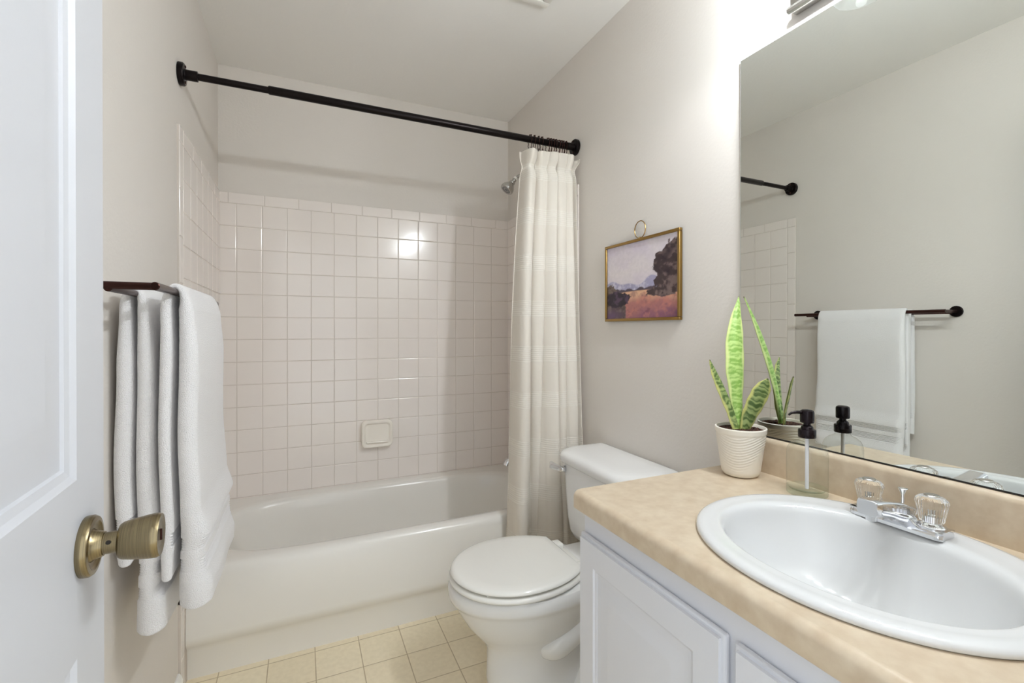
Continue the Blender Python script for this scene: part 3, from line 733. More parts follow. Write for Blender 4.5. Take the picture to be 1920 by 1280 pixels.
# countertop with sink cut-out
SX, SY = 1.222, -2.105
def counter():
    b = MB()
    hx, hy = 0.212, 0.240
    X0, X1, Y0, Y1 = 0.969, 1.488, VY0, VY1
    angs = [2 * PI * k / 120 for k in range(120)] + [math.atan2(yy - SY, xx - SX) % (2 * PI) for xx in (X0, X1) for yy in (Y0, Y1)]
    angs = sorted(set(round(a, 6) for a in angs))
    def rect(a, z):
        c, s = math.cos(a), math.sin(a); k = 1e9
        if abs(c) > 1e-9: k = min(k, ((X1 if c > 0 else X0) - SX) / c)
        if abs(s) > 1e-9: k = min(k, ((Y1 if s > 0 else Y0) - SY) / s)
        return (SX + c * k, SY + s * k, z)
    b.rings([[(SX + hx * math.cos(a), SY + hy * math.sin(a), 0.762) for a in angs], [(SX + hx * math.cos(a), SY + hy * math.sin(a), CZ) for a in angs], [rect(a, CZ) for a in angs]], cap0=False, cap1=False)
    # rolled front edge
    prof = []
    for k in range(9):
        a = PI / 2 + PI / 2 * k / 8; prof.append((X0 + 0.017 * math.cos(a), CZ - 0.017 + 0.017 * math.sin(a)))
    for k in range(1, 6):
        a = PI + PI / 2 * k / 5; prof.append((0.952 + 0.006 + 0.006 * math.cos(a), 0.7615 + 0.006 * math.sin(a)))
    prof += [(0.975, 0.7555), (0.975, 0.764)]
    rs = [[(p[0], y, p[1]) for p in prof] for y in (Y0, Y1)]
    b.rings(rs, cap0=False, cap1=False, closed=False)
    # left end and its underside
    end = [(p[0], Y1, p[1]) for p in prof] + [(W - 0.002, Y1, 0.762), (W - 0.002, Y1, CZ)]
    b.f([b.v(p) for p in end])
    vs = [(X1, Y0, CZ), (W - 0.001, Y0, CZ), (W - 0.001, Y1, CZ), (X1, Y1, CZ)]; b.f([b.v(p) for p in vs])
    o = b.build('countertop', M['laminate'], None, smooth=50)
    tag(o, 'beige mottled laminate countertop with rolled front edge and backsplash', 'countertop')
    b = MB()
    pr = [(W - 0.001, CZ), (W - 0.019, CZ), (W - 0.019, 0.880)]
    for k in range(1, 7):
        a = PI - PI / 2 * k / 6; pr.append((W - 0.019 + 0.013 + 0.013 * math.cos(a), 0.880 + 0.013 * math.sin(a)))
    pr.append((W - 0.001, 0.893))
    b.prism(pr, VY0, VY1)
    b.build('backsplash', M['laminate'], o, smooth=50)
counter()
# sink
def sink():
    t = thing('sink', 'white oval drop in sink set in the beige countertop', 'sink', (SX, SY, CZ))
    def ell(hx, hy, z, ox=0, n=96, e=2.08):
        r = []
        for k in range(n):
            a = 2 * PI * k / n; c, s = math.cos(a), math.sin(a)
            q = (abs(c) ** e + abs(s) ** e) ** (-1 / e)
            r.append((SX + ox + hx * c * q, SY + hy * s * q, z))
        return r
    b = MB()
    b.rings([ell(0.232, 0.258, 0.8005), ell(0.2355, 0.2615, 0.8035), ell(0.2345, 0.2605, 0.8085), ell(0.229, 0.255, 0.8125), ell(0.219, 0.245, 0.814),
             ell(0.207, 0.236, 0.8125, -0.003), ell(0.196, 0.229, 0.812, -0.006), ell(0.186, 0.222, 0.8125, -0.010), ell(0.180, 0.2175, 0.8122, -0.013), ell(0.1755, 0.2140, 0.8105, -0.0145), ell(0.1715, 0.2108, 0.8075, -0.0155), ell(0.1685, 0.2082, 0.8035, -0.016), ell(0.1662, 0.2060, 0.7985, -0.016), ell(0.1642, 0.2040, 0.791, -0.016), ell(0.161, 0.201, 0.779, -0.016), ell(0.157, 0.196, 0.766, -0.016),
             ell(0.150, 0.188, 0.750, -0.015), ell(0.132, 0.166, 0.714, -0.012), ell(0.102, 0.128, 0.683, -0.008), ell(0.065, 0.078, 0.667, 0), ell(0.03, 0.03, 0.662, 0.0), ell(0.02, 0.02, 0.655, 0.0)], cap0=False)
    b.build('basin', M['sink'], t, smooth=70)
    b = MB(); b.lathe([(0.031, 0.0), (0.031, 0.003), (0.023, 0.004), (0.021, 0.0), (0.019, 0.004), (0.0, 0.006)], (SX, SY, 0.664), n=32); b.build('drain', M['chrome'], t)
sink()
# faucet
def faucet():
    fx, fy, z0 = 1.398, -2.083, 0.8125
    t = thing('faucet', 'chrome centerset faucet with two clear acrylic knobs on the sink rim', 'faucet', (fx, fy, z0))
    # base: plate swelling into the centre body
    b = MB(); rs = []
    n = 40
    for k in range(n + 1):
        s = k / n; y = fy - 0.075 + 0.150 * s
        q = abs(2 * s - 1)
        w = 0.0255 * (1 - 0.0 * q)
        if q > 0.93: w -= 0.006 * ((q - 0.93) / 0.07)
        top = 0.014 + 0.016 * (1 - sstep(0.10, 0.55, q))
        wt = lerp(0.015, 0.022, sstep(0.1, 0.6, q))
        zt = z0 + top
        rs.append([(fx - w, y, z0), (fx - w, y, z0 + 0.006), (fx - w + 0.003, y, z0 + 0.009), (fx - wt, y, zt - 0.001), (fx - wt + 0.003, y, zt), (fx + wt - 0.003, y, zt), (fx + wt, y, zt - 0.001), (fx + w - 0.003, y, z0 + 0.009), (fx + w, y, z0 + 0.006), (fx + w, y, z0)])
    b.rings(rs); b.build('base_plate', M['chrome'], t, smooth=40)
    # spout: wide flat body reaching over the bowl
    b = MB(); rs = []
    P = [(0.018, 0.016, 0.030, 0.014), (0.0, 0.023, 0.029, 0.019), (-0.025, 0.031, 0.023, 0.0175), (-0.055, 0.039, 0.0185, 0.0155), (-0.085, 0.0445, 0.0175, 0.0145), (-0.101, 0.0465, 0.0175, 0.0145), (-0.1025, 0.0465, 0.0165, 0.0135)]
    for dx, h, w, th in P:
        r = 0.0065; pts = []
        for (py, pz) in rrect(2 * w, 2 * th, r, 3): pts.append((fx + dx, fy + py, z0 + h + pz))
        rs.append(pts)
    b.rings(rs); b.build('spout', M['chrome'], t, smooth=40)
    b = MB(); b.lathe([(0.009, 0), (0.009, 0.012), (0.0, 0.012)], (fx - 0.088, fy, z0 + 0.022), n=20); b.build('aerator', M['chrome'], t)
    for s in (-1, 1):
        c = (fx, fy + s * 0.0508, z0)
        b = MB(); b.lathe([(0.021, 0.013), (0.021, 0.017), (0.016, 0.021), (0.010, 0.022), (0.008, 0.035), (0.0, 0.035)], c, n=28); b.build('valve_collar', M['chrome'], t)
        b = MB()
        b.lathe([(0.0155, 0.0235), (0.0170, 0.0245), (0.0205, 0.045), (0.0228, 0.056), (0.0235, 0.059), (0.0222, 0.064), (0.0175, 0.0685), (0.0125, 0.0700), (0.0, 0.0700)], c, n=96, rib=(24, 0.035))
        kn = b.build('acrylic_handle', M['acrylic'], t, smooth=30)
        b = MB(); b.lathe([(0.0115, 0.0702), (0.0115, 0.0712), (0.0105, 0.0720), (0.0, 0.0722)], c, n=28); b.build('index_cap', M['nickel'], kn)
        b = MB(); b.lathe([(0.005, 0.024), (0.005, 0.038), (0.0035, 0.040), (0.0035, 0.048), (0, 0.048)], c, n=14); b.build('stem', M['nickel'], kn)
    b = MB(); b.lathe([(0.0030, 0.02), (0.0030, 0.052), (0.0036, 0.054), (0.0075, 0.062), (0.0080, 0.0635), (0.0070, 0.0645), (0, 0.065)], (fx + 0.020, fy + 0.003, z0), n=20); b.build('lift_rod', M['chrome'], t)
faucet()

# ------------------------------------------------------------------ mirror
t = thing('wall_mirror', 'large frameless wall mirror above the vanity backsplash', 'mirror', (W, -2.1, 0.9))
MY0, MY1, MZ0, MZ1 = YN + 0.01, -1.648, 0.8965, 1.9445
b = MB(); b.box((W - 0.0065, MY0, MZ0), (W - 0.0005, MY1, MZ1)); b.build('glass_back', M['mirror_edge'], t, smooth=0)
b = MB(); b.f([b.v(p) for p in ((W - 0.0068, MY0, MZ0 + 0.0005), (W - 0.0068, MY0, MZ1 - 0.0012), (W - 0.0068, MY1 - 0.0014, MZ1 - 0.0012), (W - 0.0068, MY1 - 0.0014, MZ0 + 0.0005))]); b.build('mirror_face', M['mirror'], t, smooth=0)
b = MB(); b.box((W - 0.0078, MY0, 0.8945), (W - 0.0005, MY1, 0.8963)); b.build('gap_shade_strip', M['dark'], t, smooth=0)  # dark strip standing in for the shaded gap between mirror and backsplash

# ------------------------------------------------------------------ vanity light
t = thing('vanity_light', 'chrome vanity light bar on the wall above the mirror', 'light fixture', (W, -2.11, 1.97))
b = MB(); b.box((W - 0.028, -2.52, 1.975), (W - 0.0005, -1.808, 2.10), 0.004, 2); b.build('back_plate', M['nickel'], t)
b = MB()
b.prism([(W - 0.028, 1.972), (W - 0.036, 1.974), (W - 0.038, 1.980), (W - 0.036, 1.986), (W - 0.028, 1.988)], -2.522, -1.806)
b.prism([(W - 0.028, 2.088), (W - 0.036, 2.090), (W - 0.038, 2.096), (W - 0.036, 2.102), (W - 0.028, 2.104)], -2.522, -1.806)
b.build('edge_moulding', M['nickel'], t)
for y in LAMP_Y:
    b = MB(); b.tube([(W - 0.026, y, 2.05), (W - 0.06, y, 2.07), (W - 0.10, y, 2.125), (LAMP_X, y, 2.135), (LAMP_X, y, 2.115)], 0.007, n=12)
    b.lathe([(0.013, 0.075), (0.016, 0.07), (0.016, 0.100), (0.010, 0.106), (0, 0.106)], (LAMP_X, y, LAMP_Z), n=24); b.build('lamp_arm', M['nickel'], t)
    b = MB(); b.lathe([(0.018, 0.078), (0.028, 0.068), (0.042, 0.045), (0.050, 0.012), (0.055, -0.018), (0.0575, -0.022), (0.0555, -0.021), (0.0485, 0.012), (0.0405, 0.044), (0.027, 0.0665), (0.017, 0.076)], (LAMP_X, y, LAMP_Z), n=40, cap0=False, cap1=False)
    b.build('lamp_shade', M['shade'], t)
    b = MB(); b.lathe([(0.012, 0.075), (0.013, 0.05), (0.022, 0.028), (0.026, 0.010), (0.024, -0.006), (0.015, -0.016), (0.0, -0.019)], (LAMP_X, y, LAMP_Z), n=24); bu = b.build('bulb', M['bottle'], t)
    b = MB(); b.ball((LAMP_X, y, LAMP_Z - 0.006), 0.0105, 16); b.build('glowing_core', M['bulb'], bu)

# ------------------------------------------------------------------ ceiling vent
vx1, vy1 = 1.227, -0.994
t = thing('ceiling_vent', 'square white exhaust fan grille on the ceiling', 'vent', (vx1 - 0.14, vy1 - 0.14, H))
b = MB()
x0, y0 = vx1 - 0.28, vy1 - 0.28
fw = 0.03
for A, B in (((x0, y0), (vx1, y0 + fw)), ((x0, vy1 - fw), (vx1, vy1)), ((x0, y0 + fw), (x0 + fw, vy1 - fw)), ((vx1 - fw, y0 + fw), (vx1, vy1 - fw))):
    b.box((A[0], A[1], H - 0.016), (B[0], B[1], H - 0.0005), 0.0035, 2)
b.build('grille_frame', M['offwhite'], t)
b = MB()
for k in range(12):
    y = y0 + fw + 0.006 + k * 0.0182
    b.prism([(y, H - 0.014), (y + 0.010, H - 0.004), (y + 0.012, H - 0.004), (y + 0.002, H - 0.014)], x0 + fw, vx1 - fw, axis='x')
b.box((x0 + fw, y0 + fw, H - 0.0025), (vx1 - fw, vy1 - fw, H - 0.0005))
b.build('louvres', M['offwhite'], t, smooth=0)

# ------------------------------------------------------------------ framed picture
def paint():
    NX, NZ = 168, 128
    rng = np.random.RandomState(3)
    def vnoise(sc, seed, oct=4):
        r = np.random.RandomState(seed); out = np.zeros((NZ + 1, NX + 1)); amp = 1; tot = 0
        for o in range(oct):
            n = int(sc * 2 ** o) + 2; g = r.rand(n + 1, n + 1)
            yy = np.linspace(0, n - 1.001, NZ + 1); xx = np.linspace(0, n - 1.001, NX + 1)
            yi = yy.astype(int); xi = xx.astype(int); fy = (yy - yi)[:, None]; fx = (xx - xi)[None, :]
            fy = fy * fy * (3 - 2 * fy); fx = fx * fx * (3 - 2 * fx)
            a = g[yi][:, xi]; b_ = g[yi][:, xi + 1]; c = g[yi + 1][:, xi]; d_ = g[yi + 1][:, xi + 1]
            out += amp * ((a * (1 - fx) + b_ * fx) * (1 - fy) + (c * (1 - fx) + d_ * fx) * fy); tot += amp; amp *= 0.55
        return out / tot
    u = np.linspace(0, 1, NX + 1)[None, :].repeat(NZ + 1, 0); v = np.linspace(0, 1, NZ + 1)[:, None].repeat(NX + 1, 1)   # v up
    L = lambda *c: np.array(lin(*c)[:3])
    n1, n2, n3, n4 = vnoise(4, 1), 0.62 * vnoise(9, 2, 5) + 0.38 * vnoise(34, 21, 2), vnoise(18, 5, 3), vnoise(3, 9)
    img = np.zeros((NZ + 1, NX + 1, 3))
    def mix(mask, c): img[:] = img * (1 - mask[..., None]) + np.asarray(c) * mask[..., None]
    sm = lambda x, a, b_: np.clip((x - a) / (b_ - a), 0, 1)
    img[:] = L(212, 204, 210); mix(sm(n4, 0.4, 0.7) * 0.5, L(198, 186, 206)); mix(sm(v, 0.45, 0.62) * 0.35 * (1 - sm(v, 0.62, 0.9)), L(226, 218, 212))
    # far hills
    hl = 0.475 + 0.035 * np.sin(u * 9 + 0.5) + 0.02 * np.sin(u * 21) + 0.05 * np.exp(-((u - 0.62) / 0.12) ** 2)
    mix(sm(hl - v, 0, 0.015), L(160, 156, 184)); mix(sm(hl - v, 0, 0.015) * sm(n2, 0.45, 0.6), L(196, 192, 208))
    # treeline
    tl = 0.375 + 0.05 * n3 + 0.01 * np.sin(u * 40)
    mix(sm(tl - v, 0, 0.012), L(84, 72, 82))
    # field
    fl = 0.335 + 0.03 * np.sin(u * 3 + 0.4) + 0.02 * (u - 0.4)
    g = sm(fl - v, 0, 0.01)
    mix(g, L(216, 172, 140)); gg = g * sm(fl - v + 0.12 * (n1 - 0.5), 0.05, 0.16)
    mix(gg, L(168, 112, 108)); mix(g * sm(0.17 - v + 0.25 * (n1 - 0.5), 0, 0.14), L(132, 88, 112)); mix(g * sm(n3, 0.5, 0.75) * 0.6, L(196, 128, 112)); mix(g * sm(n2, 0.55, 0.72) * 0.5, L(104, 66, 84))
    # left bushes
    lb = np.minimum((0.50 - 1.25 * np.abs(u - 0.06)) + 0.18 * (n2 - 0.5), 0.52) - v
    mix(sm(lb, 0, 0.02) * (u < 0.3), L(82, 68, 62)); mix(sm(lb, 0, 0.02) * (u < 0.3) * sm(n3, 0.45, 0.7) * 0.7, L(128, 112, 104))
    bb = 1 - ((u - 0.17) / 0.20) ** 2 - ((v - 0.26) / 0.11) ** 2 + 1.4 * (n2 - 0.5)
    mix(sm(bb, 0, 0.15), L(44, 34, 46)); mix(sm(bb, 0, 0.15) * sm(n3, 0.5, 0.7) * 0.6, L(96, 74, 98))
    # right tall trees
    tr = np.maximum.reduce([1 - ((u - 0.98) / 0.20) ** 2 - ((v - 0.70) / 0.26) ** 2, 1 - ((u - 0.82) / 0.15) ** 2 - ((v - 0.66) / 0.15) ** 2, 1 - ((u - 0.90) / 0.24) ** 2 - ((v - 0.44) / 0.16) ** 2, 1 - ((u - 0.82) / 0.22) ** 2 - ((v - 0.33) / 0.07) ** 2]) + 1.5 * (n2 - 0.52)
    mt = sm(tr, 0, 0.12)
    mix(mt, L(66, 52, 54)); mix(mt * sm(n3, 0.48, 0.68) * 0.75, L(132, 112, 108)); mix(mt * sm(n1, 0.5, 0.7) * 0.8, L(40, 28, 40))
    mix(sm(0.16 - v, 0, 0.1) * sm(u, 0.75, 1.0) * 0.6, L(84, 58, 96)); mix(sm(0.18 - v, 0, 0.12) * (1 - sm(u, 0.1, 0.35)) * 0.6, L(112, 84, 122))
    img *= (0.93 + 0.14 * vnoise(40, 11, 2))[..., None]
    return img, NX, NZ
def picture():
    y0, y1, z0, z1 = -1.424, -1.012, 1.2135, 1.518          # near edge, far edge
    t = thing('framed_picture', 'small landscape painting in a thin brass frame with hanging ring', 'picture', (W, (y0 + y1) / 2, z0))
    fw, dp = 0.011, 0.016
    b = MB()
    for A, B in (((y0, z0), (y1, z0 + fw)), ((y0, z1 - fw), (y1, z1)), ((y0, z0 + fw), (y0 + fw, z1 - fw)), ((y1 - fw, z0 + fw), (y1, z1 - fw))):
        b.box((W - dp, A[0], A[1]), (W - 0.001, B[0], B[1]), 0.0028, 3)
    b.build('frame', M['brass'], t)
    img, NX, NZ = paint()
    me = bpy.data.meshes.new('painting')
    xs = W - 0.010
    vs = []; cols = []
    for j in range(NZ + 1):
        for i in range(NX + 1):
            yy = lerp(y1 - fw + 0.001, y0 + fw - 0.001, i / NX); zz = lerp(z0 + fw - 0.001, z1 - fw + 0.001, j / NZ)
            vs.append((xs - t.location.x, yy - t.location.y, zz - t.location.z)); cols += [*np.clip(img[j, i], 0, 1), 1.0]
    fs = [(j * (NX + 1) + i, (j + 1) * (NX + 1) + i, (j + 1) * (NX + 1) + i + 1, j * (NX + 1) + i + 1) for j in range(NZ) for i in range(NX)]
    me.from_pydata(vs, [], fs); ca = me.color_attributes.new('Col', 'FLOAT_COLOR', 'POINT'); ca.data.foreach_set('color', cols)
    me.materials.append(M['painting']); o = bpy.data.objects.new('painting', me); COL.objects.link(o); o.parent = t
    b = MB(); b.box((W - 0.0085, y0 + fw, z0 + fw), (W - 0.002, y1 - fw, z1 - fw)); b.build('backing_board', M['dark'], t, smooth=0)
    cyr, czr, r = -1.218, z1 + 0.0325, 0.030
    b = MB(); b.tube([(W - 0.0065, cyr + r * math.cos(2 * PI * k / 40), czr + r * 1.06 * math.sin(2 * PI * k / 40)) for k in range(40)], 0.0017, n=8, loop=True); b.build('hanging_ring', M['brass'], t)
    b = MB(); b.tube([(W - 0.011, cyr, z1 - 0.001), (W - 0.010, cyr, z1 + 0.004), (W - 0.004, cyr, z1 + 0.004), (W - 0.003, cyr, z1 - 0.001)], 0.0017, n=8); b.build('ring_loop', M['brass'], t)
picture()

# ------------------------------------------------------------------ potted snake plant
PX, PY = 1.416, -1.718
t = thing('potted_plant', 'snake plant with striped leaves in a white ribbed pot on the counter corner', 'potted plant', (PX, PY, CZ))
def pot():
    # tapered pot with wave relief pressed into the outside
    b = MB(); n = 160; m = 60; zt = 0.124; rb, rt = 0.0445, 0.0615
    rings = [[(PX + (rb - 0.010) * math.cos(2 * PI * k / n), PY + (rb - 0.010) * math.sin(2 * PI * k / n), CZ + 0.0005) for k in range(n)]]
    for j in range(m + 1):
        h = j / m; z = h * zt
        r = lerp(rb, rt, h ** 0.85)
        if h < 0.12: r -= 0.008 * (1 - math.sqrt(max(0, 1 - (1 - h / 0.12) ** 2)))
        ring = []
        for k in range(n):
            a = 2 * PI * k / n; rr = r
            if h < 0.90:
                wv = 0.012 * math.sin(a * 2 + 0.6)
                s = math.sin(2 * PI * (z + wv) / 0.0070)
                fade = sstep(0.30, 0.5, h + 0.25 * math.sin(a * 2 + 0.6)) * (1 - sstep(0.84, 0.9, h))
                rr += 0.0012 * s * fade
            else: rr += 0.0012
            ring.append((PX + rr * math.cos(a), PY + rr * math.sin(a), CZ + z + 0.001))
        rings.append(ring)
    for r, z in ((rt + 0.0005, zt + 0.0025), (rt - 0.002, zt + 0.003), (rt - 0.0035, zt + 0.001), (rt - 0.005, zt - 0.02), (rt - 0.01, zt - 0.025)):
        rings.append([(PX + r * math.cos(2 * PI * k / n), PY + r * math.sin(2 * PI * k / n), CZ + z) for k in range(n)])
    b.rings(rings); b.build('pot', M['pot'], t, smooth=180)
pot()
b = MB(); rs = []
for i in range(14):
    r = 0.0565 * (1 - i / 13.0); rs.append([(PX + r * math.cos(2 * PI * k / 40), PY + r * math.sin(2 * PI * k / 40), CZ + 0.119 + random.uniform(-0.0015, 0.002) * (i > 0)) for k in range(40)])
b.rings(rs, cap0=False)
for k in range(110):
    a = random.uniform(0, 2 * PI); r = 0.052 * math.sqrt(random.random())
    c = (PX + r * math.cos(a), PY + r * math.sin(a), CZ + 0.1200)
    b.ball(c, random.uniform(0.002, 0.0042), 6, sc=(random.uniform(0.6, 1.7), random.uniform(0.6, 1.7), 0.7))
so = b.build('potting_bark', M['soil'], t, smooth=30); so['kind'] = 'stuff'
def leaf(pts, widths, facing, curl, seed, dark=0.0):
    """pts centre line, widths half-width, facing: width direction per point (vector pair start/end)"""
    b = MB(); N = 130; m = 20
    P = [Vector(p) for p in pts]
    def cr(arr, s):
        s *= len(arr) - 1; i = min(int(s), len(arr) - 2); f = s - i
        p0, p1, p2, p3 = arr[max(i - 1, 0)], arr[i], arr[i + 1], arr[min(i + 2, len(arr) - 1)]
        return 0.5 * ((2 * p1) + (p2 - p0) * f + (2 * p0 - 5 * p1 + 4 * p2 - p3) * f * f + (3 * p1 - p0 - 3 * p2 + p3) * f ** 3)
    rnd = random.Random(seed); L_ = sum((P[i + 1] - P[i]).length for i in range(len(P) - 1))
    colL = b.bm.verts.layers.float_color.new('Col')
    ph = [rnd.uniform(0, 6.28) for _ in range(8)]
    front, back = [], []
    f0, f1 = Vector(facing[0]).normalized(), Vector(facing[1]).normalized()
    for j in range(N + 1):
        s = j / N; c = cr(P, s); tg = (cr(P, min(1, s + 0.01)) - cr(P, max(0, s - 0.01))).normalized()
        w = max(cr(widths, s), 0.0006)
        wd = f0.lerp(f1, s); wd = (wd - tg * wd.dot(tg)).normalized(); nm = tg.cross(wd).normalized()
        ra, rb_ = [], []
        for i in range(m + 1):
            q = 2 * i / m - 1
            ed = w * q + 0.0006 * math.sin(s * 34 + ph[0]) * (abs(q) > 0.9)
            dp = curl * w * (q * q) * (1.0 - 0.6 * s)
            th = 0.0014 * (1 - q * q) + 0.0003
            sc_ = s * L_ * 100          # centimetres along the leaf
            wob = 0.35 * math.sin(q * 3.1 + ph[1] + sc_ * 0.7) + 0.22 * math.sin(q * 7 + ph[5] + sc_ * 1.9)
            stripe = math.sin(sc_ * 5.2 + wob * 3) + 0.8 * math.sin(sc_ * 2.1 + ph[2] + wob * 2) + 0.5 * math.sin(sc_ * 9.7 + ph[3] + wob * 5) + 0.35 * rnd.uniform(-1, 1)
            k = sstep(-1.0, 1.3, stripe)
            dg, lg, ye = lin(74, 98, 48), lin(150, 166, 104), lin(196, 196, 120)
            if dark < 0.5: dg, lg, ye = lin(124, 164, 72), lin(176, 204, 122), lin(206, 218, 146)
            cc = [lerp(dg[z], lg[z], k) for z in range(3)]
            e = sstep(0.66, 0.84, abs(q) + 0.07 * math.sin(s * 30 + ph[4]))
            cc = [lerp(cc[z], ye[z], e * 0.9) for z in range(3)]
            if s < 0.12: cc = [lerp(lin(168, 190, 96)[z], cc[z], s / 0.12) for z in range(3)]
            if s > 0.97: cc = [lerp(cc[z], lin(90, 70, 40)[z], (s - 0.97) / 0.03) for z in range(3)]
            for lst, sg in ((ra, 1), (rb_, -1)):
                v = b.v(c + wd * ed + nm * (dp + sg * th)); v[colL] = (*cc, 1); lst.append(v)
        front.append(ra); back.append(rb_)
    for j in range(N):
        for i in range(m):
            b.f([front[j][i], front[j][i + 1], front[j + 1][i + 1], front[j + 1][i]])
            b.f([back[j][i], back[j + 1][i], back[j + 1][i + 1], back[j][i + 1]])
        b.f([front[j][0], front[j + 1][0], back[j + 1][0], back[j][0]]); b.f([front[j][m], back[j][m], back[j + 1][m], front[j + 1][m]])
    b.f([front[N][i] for i in range(m + 1)] + [back[N][i] for i in range(m, -1, -1)])
    return b.build('leaf', M['leaf'], t, smooth=180)
rt_ = tuple(R)      # camera-right direction is a natural width direction for the leaves we look at
zb_ = CZ + 0.108
# R = across the view, F = away from the viewer (world vectors; leaves simply grow in these directions)
def lp(a, bq, z): return (PX + a * R.x + bq * F.x, PY + a * R.y + bq * F.y, zb_ + z)
leaf([lp(0, 0.002, 0), (1.4165, -1.709, zb_ + 0.08), (1.427, -1.695, zb_ + 0.17), (1.451, -1.674, zb_ + 0.27), (1.488, -1.652, zb_ + 0.368)], [0.011, 0.016, 0.0245, 0.0215, 0.001], (rt_, rt_), 0.45, 1, 0.0)
leaf([lp(-0.006, -0.006, 0), (1.402, -1.704, zb_ + 0.06), (1.386, -1.686, zb_ + 0.12), (1.370, -1.673, zb_ + 0.165), (1.359, -1.668, zb_ + 0.193)], [0.011, 0.014, 0.0145, 0.0095, 0.001], ((0.9, 0.2, 0.4), (0.8, 0.1, 0.5)), 0.7, 2, 1.0)
leaf([lp(0.006, -0.007, 0), (1.427, -1.736, zb_ + 0.045), (1.436, -1.752, zb_ + 0.09), (1.444, -1.764, zb_ + 0.125), (1.4485, -1.772, zb_ + 0.149)], [0.010, 0.0185, 0.0225, 0.0190, 0.002], ((0.75, -0.45, -0.4), (0.7, -0.4, -0.6)), 0.30, 3, 1.0)

# ------------------------------------------------------------------ soap dispenser
BX, BY = 1.431, -1.885
t = thing('soap_dispenser', 'clear glass soap bottle with dark pump standing behind the sink', 'soap dispenser', (BX, BY, CZ))
c = (BX, BY, CZ)
b = MB(); b.lathe([(0.0415, 0.016), (0.042, 0.020), (0.042, 0.094), (0.0405, 0.104), (0.036, 0.113), (0.028, 0.120), (0.020, 0.124), (0.0165, 0.127), (0.016, 0.136)], c, n=56, cap0=False, cap1=False); b.build('glass_body', M['bottle'], t, smooth=180)
b = MB(); b.lathe([(0.038, 0.0005), (0.0415, 0.003), (0.042, 0.007), (0.0410, 0.0095), (0.042, 0.012), (0.0415, 0.017), (0.039, 0.018), (0.036, 0.0125), (0.020, 0.0105), (0.0, 0.010)], c, n=56); b.build('glass_base', M['thick_glass'], t, smooth=60)
b = MB(); b.tube([(BX, BY, CZ + 0.013), (BX, BY, CZ + 0.130)], 0.0040, n=14); b.build('dip_tube', M['tube'], t)
b = MB(); b.lathe([(0.0175, 0.132), (0.0182, 0.133), (0.0182, 0.149), (0.0172, 0.151), (0.013, 0.152), (0.0125, 0.156), (0.0105, 0.159), (0.0075, 0.161), (0.0070, 0.168), (0.0, 0.168)], c, n=36); pc = b.build('pump_collar', M['pump'], t)
b = MB(); b.lathe([(0.0085, 0.1655), (0.0138, 0.1665), (0.0146, 0.169), (0.0146, 0.190), (0.0135, 0.1940), (0.010, 0.196), (0.0, 0.197)], c, n=36); b.build('pump_head', M['pump'], t)
nd = Vector((-0.93, 0.37, 0)).normalized()
nd = (R * -1.0).normalized()
b = MB(); p0 = Vector((BX, BY, CZ + 0.190)); b.tube([p0 + nd * 0.010, p0 + nd * 0.024 + Vector((0, 0, 0.0005)), p0 + nd * 0.036 - Vector((0, 0, 0.001)), p0 + nd * 0.043 - Vector((0, 0, 0.006))], [0.0042, 0.0036, 0.0028, 0.0022], n=12); b.build('nozzle', M['pump'], t)

# ------------------------------------------------------------------ double towel bar
BZ = 1.2618
XO, XI = 0.116, 0.046
t = thing('towel_bar', 'dark bronze double towel bar on the left wall holding white towels', 'towel bar', (0, -1.2, BZ))
def cyl(name, p, q, r, m, n=20, mt='black_metal'):
    b = MB(); p, q = Vector(p), Vector(q); d = (q - p); L = d.length; d.normalize(); a = d.orthogonal().normalized(); c = d.cross(a)
    b.lathe([(r * 0.8, 0), (r, 0.0012), (r, L - 0.0012), (r * 0.8, L)], tuple(p), axis=(a, c, d), n=n); return b.build(name, M[mt], m)
cyl('outer_bar', (XO, -1.537, BZ), (XO, -0.868, BZ), 0.0078, t, mt='bronze')
cyl('inner_bar', (XI, -1.530, BZ - 0.005), (XI, -0.890, BZ - 0.005), 0.0065, t, mt='bronze')
for y in (-1.527, -0.925):
    ps = cyl('post', (0.006, y, BZ), (XO, y, BZ), 0.0072, t, mt='bronze')
    b = MB(); b.lathe([(0.0235, 0.0), (0.0245, 0.001), (0.0245, 0.006), (0.022, 0.008), (0.0, 0.008)], (0, y, BZ), axis='x', n=32); b.build('wall_flange', M['black_metal'], ps)

